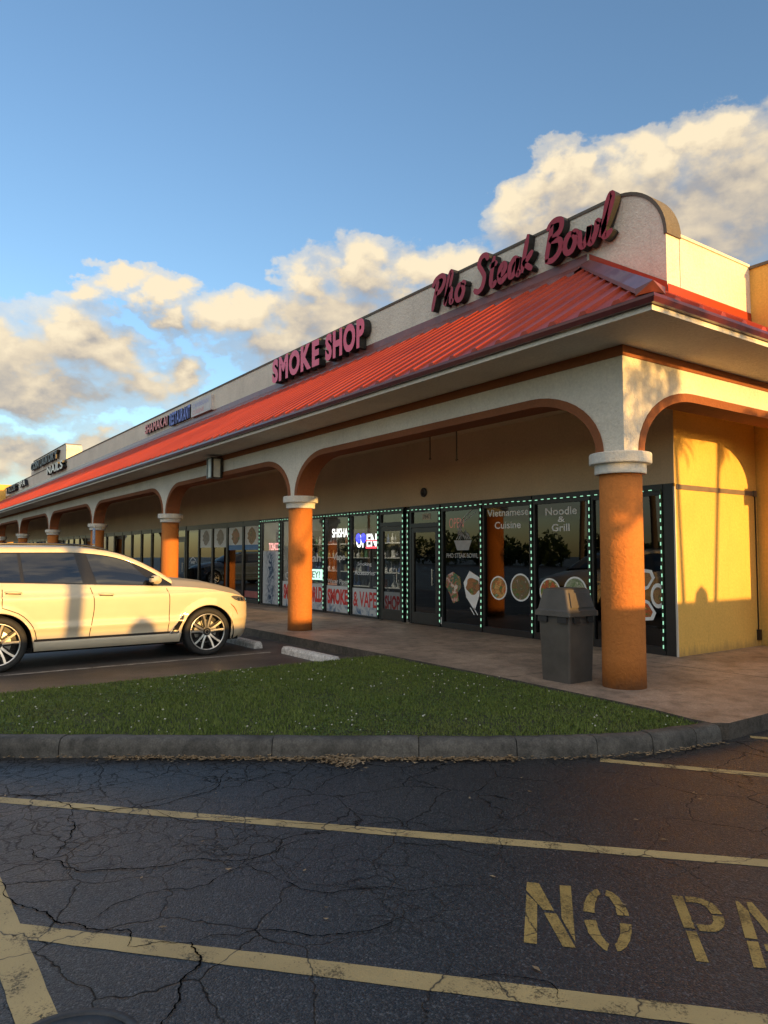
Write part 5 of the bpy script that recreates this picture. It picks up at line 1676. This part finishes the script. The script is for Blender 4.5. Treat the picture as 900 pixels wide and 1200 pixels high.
    # grille, intake, tail lamps: hardly seen from here
    b = MB()
    for s in (1,-1):
        b.box(CXC+s*.22-.17,CXC+s*.22+.17,5.38,5.505,.58,.88)
    b.box(CXC-.42,CXC+.42,5.38,5.475,.30,.42); b.build('grille', M['car_black'], car)
    for s in (1,-1):
        b = MB(); b.box(CXC+s*.62-.22,CXC+s*.62+.22,.135,.16,1.0,1.1); b.build('tail_light', M['amber'], car)
    # wheels
    for yc in YW:
        for s in (1,-1):
            xo = CXC+s*.965
            b = MB(); prof_ = [(.285,-.24),(.345,-.255),(.382,-.235),(.392,-.19),(.392,-.075),(.386,-.035),(.370,-.008),(.335,.0),(.300,-.006),(.292,-.02)]
            n_ = 48
            b.grid([[(xo+s*x_, yc+r_*cos(2*pi*k/n_), WR+r_*sin(2*pi*k/n_)) for r_, x_ in prof_] for k in range(n_)], 0, True, close_u=True, flip=(s>0))
            wh = b.build('wheel', M['rubber'], car)
            b = MB(); prof_ = [(.293,-.022),(.297,-.008),(.288,-.004),(.278,-.012),(.272,-.06),(.262,-.20)]
            b.grid([[(xo+s*x_, yc+r_*cos(2*pi*k/n_), WR+r_*sin(2*pi*k/n_)) for r_, x_ in prof_[:4]] for k in range(n_)], 0, True, close_u=True, flip=(s<0))
            b.grid([[(xo+s*x_, yc+r_*cos(2*pi*k/n_), WR+r_*sin(2*pi*k/n_)) for r_, x_ in prof_[3:]] for k in range(n_)], 1, True, close_u=True, flip=(s<0))
            b.disc((xo-s*.15,yc,WR),(0,1,0),(0,0,1),.275,32,1)
            b.disc((xo-s*.12,yc,WR),(0,1,0),(0,0,1),.19,32,2)
            for k in range(5):
                a0 = 2*pi*k/5+pi/2+.02
                for sg in (1,-1):
                    # each V: two machined arms that part towards the rim
                    def P_(r_, da, w_, x_): 
                        a = a0+da
                        return [(xo+s*x_, yc+r_*cos(a)-sg2*w_*sin(a), WR+r_*sin(a)+sg2*w_*cos(a)) for sg2 in (-1,1)]
                    st = [(.055,sg*.30,.016,-.045),(.12,sg*.20,.015,-.035),(.20,sg*.215,.014,-.025),(.284,sg*.25,.017,-.014)]
                    rw = [P_(*q) for q in st]
                    b.grid(rw, 0, False); b.grid([[q[1],q[0]] for q in rw], 0, False)
                    for e in (0,1):
                        b.grid([[q[e],(q[e][0]-s*.035,q[e][1],q[e][2])] for q in rw], 1, False)
                    # dark second arm beside it
                    st = [(.06,sg*.62,.012,-.06),(.16,sg*.42,.010,-.055),(.28,sg*.33,.012,-.045)]
                    rw = [P_(*q) for q in st]; b.grid(rw, 1, False)
            b.disc((xo-s*.032,yc,WR),(0,1,0),(0,0,1),.062,20,1)
            b.ring((xo-s*.030,yc,WR),(0,1,0),(0,0,1),.030,.036,20,0)
            for k in range(5):
                a = 2*pi*k/5+pi/2+pi/5
                b.disc((xo-s*.05,yc+.06*cos(a)*1.2,WR+.06*sin(a)*1.2),(0,1,0),(0,0,1),.010,8,2)
            b.build('rim', [M['alloy'], M['alloy_dark'], M['steel']], wh)
    return car
car = build_car('parked_car', M['car_white'], 'white sport utility car parked nose in at the walkway')
# ------------------------------------------------------------------ what stands behind the camera (casts the shade, shows in the glass)
def leaf_cloud(n, centres, size):
    """n leaf quads scattered in ellipsoidal clumps; centres: (x,y,z,rx,ry,rz)"""
    C = np.array(centres); idx = rng.integers(0, len(C), n)
    d = rng.normal(0,1,(n,3)); d /= np.linalg.norm(d,axis=1)[:,None]
    rad = rng.uniform(.25,1,n)**.5
    c = C[idx,:3] + d*C[idx,3:]*rad[:,None]
    a = rng.normal(0,1,(n,3)); a /= np.linalg.norm(a,axis=1)[:,None]
    bb = np.cross(a, rng.normal(0,1,(n,3))); bb /= np.linalg.norm(bb,axis=1)[:,None]
    s = size*rng.uniform(.6,1.4,n)
    v = np.stack([c-a*s[:,None], c-bb*(s*.45)[:,None], c+a*s[:,None], c+bb*(s*.45)[:,None]],1).reshape(-1,3)
    return v
def leaf_object(name, v, mat, parent=None):
    n = len(v)//4
    off = WORLD[parent.name] if parent is not None else np.zeros(3)
    o = raw_mesh(name, v-off, np.arange(n*4), np.arange(n)*4, np.full(n,4), mat)
    if parent is not None: o.parent = parent; o.location = (0,0,0)
    return o
def palm(x, y, h, lean, rt, label, crown=1.0, nf=16, dx=0):
    r = empty('palm_tree', (x,y,0), label, 'palm tree', 'palm trees round the car park')
    top = np.array([x+dx, y+lean, h])
    P = [(x+dx*t_**1.5, y+lean*t_**1.3, h*t_) for t_ in np.linspace(0,1,10)]
    b = MB(); b.tube(P, [rt*1.35]+[rt]*8+[rt*1.15], 10); b.build('trunk', M['bark'], r)
    vs = []
    for k in range(nf):
        a = 2*pi*k/nf+rng.uniform(-.2,.2); el = rng.uniform(-.2,1.1); L_ = crown*rng.uniform(.85,1.1)
        prev = top.copy(); dirh = np.array([cos(a),sin(a),0])
        for j in range(26):
            f_ = j/25; e = el-1.7*f_**1.2
            st = (dirh*cos(e)+np.array([0,0,sin(e)]))*L_/25
            nxt = prev+st
            side = np.cross(st, [0,0,1.]); side /= np.linalg.norm(side)+1e-9
            ll = .26*crown*sin(pi*min(.98,.12+.86*f_))
            for s in (1,-1):
                tip = prev+side*s*ll*.8+st*2.0*(L_/crown)+np.array([0,0,-ll*.55])
                w = st*.42
                vs += [prev-w, prev+w, tip+w*.1, tip-w*.1]
            vs += [prev+side*.008, prev-side*.008, nxt-side*.006, nxt+side*.006]
            prev = nxt
    leaf_object('crown', np.array(vs), M['frond'], r)
    return r
SA = radians(4.5); SE = radians(5.4)
TK = math.tan(SE); AK = math.tan(SA)
# boundary wall with a rounded finial, its top throws the level shadow edge across columns, wall and car
FX = 4.6
HW = 1.06 + (FX-(-5.0))*TK/cos(SA)
r = empty('boundary_wall', (FX+.1,6,0), 'long low stucco boundary wall across the car park', 'wall')
b = MB(); b.box(FX,FX+.2,-16,30,-.05,HW-.06); b.build('wall', M['cream'], r)
b = MB(); b.box(FX-.0,FX+.24,-16,30,HW-.06,HW); b.build('coping', M['coping'], r)
o = MB(); fy = 10.40+(FX+6.25)*AK
o.lathe([(.0,0),(.16,.0),(.18,.03),(.17,.10),(.13,.17),(.06,.215),(.02,.24),(0,.25)], FX+.1, fy, 20, z0=HW); o.build('finial', M['cream'], r)
sy = 3.5+(FX+11.4)*AK
o_ = empty('clipped_shrub', (FX-.30,sy,0), 'round clipped shrub in front of the boundary wall', 'shrub')
leaf_object('foliage', leaf_cloud(5000, [(FX-.3,sy,1.0,.32,.42,1.0),(FX-.3,sy,1.62,.25,.26,.55)], .05), M['leaf'], o_)
b = MB(); b.tube([(FX-.3,sy,0),(FX-.3,sy,1.2)], .04, 8); b.build('trunk', M['bark'], o_)
PX_ = 5.6
def on_palm(yw, zw, x=PX_, xw=-6.25): return yw+(x-xw)*AK, zw+(x-xw)*TK/cos(SA)
ya, za = on_palm(9.98,.9); yb, zb = on_palm(9.80,3.25)
palm(PX_, ya, zb+.12, yb-ya, .050, 'slim young palm behind the boundary wall, leaning away', .62, 13)
ya, za = on_palm(10.68,.9); yb, zb = on_palm(11.02,3.30)
palm(PX_+.3, ya, zb+.15, yb-ya, .052, 'slim young palm behind the boundary wall, leaning inwards', .62, 13)
ya, za = on_palm(2.50,.9,PX_,-11.4)
palm(PX_+.6, ya, 7.2, .25, .12, 'tall palm with a thick trunk behind the boundary wall', 1.7, 18)
# leafy street tree whose crown dapples the pillars
tx, ty = 10.5, 8.38
r = empty('street_tree', (tx,ty-1.3,0), 'small leafy tree leaning behind the boundary wall', 'tree')
b = MB(); b.tube([(tx,ty-1.3,0),(tx,ty-1.25,1.4),(tx,ty-.9,2.6),(tx,ty-.3,3.5)], [.10,.085,.07,.05], 8)
b.tube([(tx,ty-.9,2.6),(tx-.3,ty-.6,3.6),(tx-.4,ty-.5,4.4)], [.06,.04,.02], 6); b.tube([(tx,ty-.5,3.2),(tx+.2,ty+.4,4.0),(tx+.2,ty+.8,4.6)], [.05,.035,.015], 6)
b.build('trunk', M['bark'], r)
leaf_object('crown', leaf_cloud(2300, [(tx,ty-.45,4.15,.5,.5,.45),(tx,ty+.05,3.85,.4,.5,.35),(tx,ty-.1,4.8,.6,.55,.5),(tx+.2,ty+.5,5.3,.5,.45,.5),(tx-.1,ty-.6,5.5,.5,.4,.4)], .065), M['leaf'], r)
# tree belt, poles and wires across the road: seen only in the glass
cs = []
for k in range(70):
    x = -150+k*3.2+rng.uniform(-1,1); hgt = rng.uniform(3.0,6.2)
    cs.append((x, -62+rng.uniform(-4,4), hgt*.5, 2.6, 2.2, hgt*.5))
o = leaf_object('treeline', leaf_cloud(26000, cs, .38), M['leaf']); tag(o, 'dark belt of trees across the road behind the car park', 'trees', kind='stuff')
palm(-22,-13,9.5,.5,.16,'tall palm on the verge facing the shops, farther from the camera',2.1,18); palm(-30,-17,8.5,-.4,.16,'tall palm on the verge facing the shops, far along the row',2.0,18)
for k, x in enumerate((-64,-24,16)):
    r = empty('utility_pole', (x,-24,0), ['wooden utility pole at the far end of the road','wooden utility pole midway along the road','wooden utility pole nearest the camera on the road'][k], 'utility pole', 'utility poles along the road')
    b = MB(); b.tube([(x,-24,0),(x,-24,10.5)], [.16,.11], 10); b.build('pole', M['bark'], r)
    b = MB(); b.box(x-.06,x+.06,-25,-23,9.6,9.75); b.build('crossarm', M['bark'], r)
b = MB()
for yy, zz in ((-24.9,9.8),(-24,10.5),(-23.1,9.8),(-24,8.2)):
    for a in (-64,-24):
        b.tube([(a+40*t_, yy, zz-1.1*4*t_*(1-t_)) for t_ in np.linspace(0,1,14)], .022, 5, caps=False)
tag(b.build('power_lines', M['black_frame']), 'black power lines strung between the utility poles', 'wires')
# one more car of the row, outside the picture, mirrored in the far windows
c2 = copy_tree(car, None, (-25.6,-.2,0)); c2['label'] = 'slate blue sport utility car parked farther along the row'
car['group'] = 'cars parked along the shops'; c2['group'] = 'cars parked along the shops'
_done = {}
def recolour(o):
    for ch in o.children:
        if ch.type == 'MESH' and any(m_ is M['car_white'] for m_ in ch.data.materials):
            if ch.data.name not in _done:
                d = ch.data.copy(); _done[ch.data.name] = d
                for i, m_ in enumerate(d.materials):
                    if m_ is M['car_white']: d.materials[i] = M['car_blue']
            ch.data = _done[ch.data.name]
        recolour(ch)
recolour(c2)

# ------------------------------------------------------------------ light: low sun from the right, evening sky with cumulus
sd = np.array([cos(SA)*cos(SE), sin(SA)*cos(SE), sin(SE)])
sl = bpy.data.lights.new('sun', 'SUN'); sl.energy = 3.2; sl.angle = radians(.45); sl.color = (1.0,.55,.15)
so = bpy.data.objects.new('sun', sl); COL.objects.link(so)
so.rotation_euler = Vector(tuple(-sd)).to_track_quat('-Z','Y').to_euler(); so.location = (30,5,8)

SKYM, CLM = 1.0, 1.0
w = bpy.data.worlds.new('World'); scene.world = w; w.use_nodes = True
t = NT(w.node_tree); w.node_tree.nodes.clear()
out = t.n('ShaderNodeOutputWorld'); bg = t.n('ShaderNodeBackground'); bg.inputs[1].default_value = .14
t.l(bg.outputs[0], out.inputs[0])
w.cycles.sampling_method = 'MANUAL'; w.cycles.sample_map_resolution = 512
sky = t.n('ShaderNodeTexSky'); sky.sky_type = 'NISHITA'; sky.sun_disc = False
sky.sun_elevation = SE; sky.sun_rotation = radians(90)-SA
sky.air_density = 1.0; sky.dust_density = .6; sky.ozone_density = 2.2; sky.altitude = 10
# cloud field as a node group over (azimuth from -X towards +Y, elevation) in degrees
BLOBS = [(8,14.4,5,2.7),(12.6,15.6,3.4,2.5),(16,13.2,4.5,1.9),(10,11.8,7,1.6),(19.6,13.6,2.4,1.3),(12.8,19.0,2,1.0),(3,13.5,5,2.6),
 (15.6,20.4,2.2,.9),(18.2,19.3,2.3,1.2),(19.8,17.6,1.8,1.4),(24,18.4,3.6,1.7),(27.5,16.5,4,2.6),(30.2,20.2,2.6,2.6),(34.2,22.0,2.8,2.2),(38.2,21.6,3.6,1.9),(33,17.5,6,2.6),(41.3,21.5,2.6,1.6),
 (8.5,7.4,4,1.4),(13.2,8.0,3,1.3),(4.5,6,4,2.2),(11.5,5.6,6,1.6),
 (46.8,26.0,2.4,1.8),(49.3,27.6,2.4,1.9),(53,26.6,4,2.3),(57,27.6,3.4,2.2),(60.8,28.1,2.6,1.7),(63,24,5,4),(57,23.5,6,3.4),(50,23.6,5,2.8),(68,25,5,5)]
g = bpy.data.node_groups.new('cumulus', 'ShaderNodeTree')
g.interface.new_socket('P', in_out='INPUT', socket_type='NodeSocketVector')
g.interface.new_socket('D', in_out='OUTPUT', socket_type='NodeSocketFloat')
q = NT(g); gi = q.n('NodeGroupInput'); go = q.n('NodeGroupOutput')
acc = None
w1 = q.noise(q.vmath('MULTIPLY', gi.outputs[0], (.16,.26,0)).outputs[0], 1.0, 2, .5)
w2 = q.noise(q.vmath('MULTIPLY', gi.outputs[0], (.55,.75,0)).outputs[0], 1.0, 5, .6)
wa = q.vmath('MULTIPLY', q.vmath('SUBTRACT', w1.outputs['Color'], (.5,.5,.5)).outputs[0], (9,5,0))
wb = q.vmath('MULTIPLY', q.vmath('SUBTRACT', w2.outputs['Color'], (.5,.5,.5)).outputs[0], (4.2,3.0,0))
PW = q.vmath('ADD', q.vmath('ADD', gi.outputs[0], wa.outputs[0]).outputs[0], wb.outputs[0]).outputs[0]
for (a, e, ra, re) in BLOBS:
    s1 = q.vmath('SUBTRACT', PW, (a, e, 0)); s2 = q.vmath('MULTIPLY', s1.outputs[0], (1/(ra*1.2), 1/(re*1.4), 0))
    ln = q.vmath('LENGTH', s2.outputs[0]).outputs['Value']
    d = q.math('SUBTRACT', 1.0, ln)
    acc = d if acc is None else q.math('SMOOTH_MAX', acc, d, .45)
# unseen loose cloud added outside the framed sky, for reflections and fill
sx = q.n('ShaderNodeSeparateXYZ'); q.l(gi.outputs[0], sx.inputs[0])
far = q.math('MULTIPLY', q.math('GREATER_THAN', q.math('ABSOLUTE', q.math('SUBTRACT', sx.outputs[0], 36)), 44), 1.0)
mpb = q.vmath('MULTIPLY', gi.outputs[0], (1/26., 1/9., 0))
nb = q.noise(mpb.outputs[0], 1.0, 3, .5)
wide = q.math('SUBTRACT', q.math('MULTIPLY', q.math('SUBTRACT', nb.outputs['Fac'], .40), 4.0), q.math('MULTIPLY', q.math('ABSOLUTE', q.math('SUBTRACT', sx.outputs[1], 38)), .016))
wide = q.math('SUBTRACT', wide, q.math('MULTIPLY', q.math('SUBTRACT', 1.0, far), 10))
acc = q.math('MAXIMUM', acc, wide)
mp2 = q.vmath('MULTIPLY', gi.outputs[0], (.17, .30, 0))
n1 = q.noise(mp2.outputs[0], 1.0, 7, .52, .35)
mp3 = q.vmath('MULTIPLY', gi.outputs[0], (.55, .85, 0))
n2 = q.noise(mp3.outputs[0], 1.0, 4, .5, .5)
dd = q.math('ADD', acc, q.math('MULTIPLY', q.math('SUBTRACT', n1.outputs['Fac'], .5), .9))
dd = q.math('ADD', dd, q.math('MULTIPLY', q.math('SUBTRACT', n2.outputs['Fac'], .5), .5))
q.l(dd, go.inputs[0])
tc = t.n('ShaderNodeTexCoord'); nv = t.vmath('NORMALIZE', tc.outputs['Generated'])
sp3 = t.n('ShaderNodeSeparateXYZ'); t.l(nv.outputs[0], sp3.inputs[0])
az = t.math('MULTIPLY', t.math('ARCTAN2', sp3.outputs[1], t.math('MULTIPLY', sp3.outputs[0], -1.0)), 57.29578)
el = t.math('MULTIPLY', t.math('ARCSINE', sp3.outputs[2]), 57.29578)
cb = t.n('ShaderNodeCombineXYZ'); t.l(az, cb.inputs[0]); t.l(el, cb.inputs[1])
def dens(off):
    v_ = t.vmath('ADD', cb.outputs[0], off)
    x_ = t.n('ShaderNodeGroup'); x_.node_tree = g; t.l(v_.outputs[0], x_.inputs[0]); return x_.outputs[0]
d0 = dens((0,0,0)); d1 = dens((-.2,.7,0)); d2 = dens((-.5,3.2,0))
alpha = t.ramp(d0, [(-0.08,0.0),(.22,.45),(.66,.97)], 'EASE')
lit = t.math('ADD', t.math('MULTIPLY', t.math('SUBTRACT', d0, d1), .32), t.math('MULTIPLY', t.math('SUBTRACT', d0, d2), .42))
lit = t.math('ADD', lit, .47)
ccol = t.ramp(lit, [(.0,(.33,.32,.335)),(.35,(.45,.415,.38)),(.68,(.76,.64,.47)),(1.0,(1.0,.84,.58))])
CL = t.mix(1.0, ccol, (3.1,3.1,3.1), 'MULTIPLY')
skc = t.mix(1.0, sky.outputs[0], (1.04,1.04,1.09), 'MULTIPLY')
hz = t.math('GREATER_THAN', el, .3)
# unseen high cloud on the sun side brightened as added fill for the shaded facade
cloud_fill = t.math('MAXIMUM', t.math('ADD', sp3.outputs[0], t.math('MULTIPLY', sp3.outputs[1], -.9)), 0.0)
cloud_fill = t.math('MULTIPLY', cloud_fill, t.ramp(t.math('DIVIDE', el, 60.0), [(.12,0.0),(.5,1.0)]))
CLb = t.vmath('SCALE', CL); t.l(t.math('ADD', 1.0, t.math('MULTIPLY', cloud_fill, 3.2)), CLb.inputs['Scale'])
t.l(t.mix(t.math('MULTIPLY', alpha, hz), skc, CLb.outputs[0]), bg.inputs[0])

# ------------------------------------------------------------------ camera
cam = bpy.data.cameras.new('camera'); co = bpy.data.objects.new('camera', cam); COL.objects.link(co)
cam.sensor_fit = 'VERTICAL'; cam.sensor_height = 24.0; cam.lens = 850/1200*24.0
cam.clip_end = 2000; cam.clip_start = .05
co.location = (0,0,1.65)
yaw = radians(35.43987); pit = radians(3.36646)
fwd = Vector((-cos(yaw)*cos(pit), sin(yaw)*cos(pit), sin(pit)))
co.rotation_euler = fwd.to_track_quat('-Z','Y').to_euler()
scene.camera = co

scene.view_settings.view_transform = 'Standard'; scene.view_settings.look = 'None'
scene.view_settings.exposure = 1.25; scene.view_settings.gamma = 1.0
scene.view_settings.use_curve_mapping = False
scene.render.engine = 'CYCLES'
c = scene.cycles
c.max_bounces = 7; c.diffuse_bounces = 4; c.glossy_bounces = 4; c.transparent_max_bounces = 10; c.transmission_bounces = 4
c.sample_clamp_indirect = 4.0; c.caustics_reflective = False; c.caustics_refractive = False
c.use_denoising = True
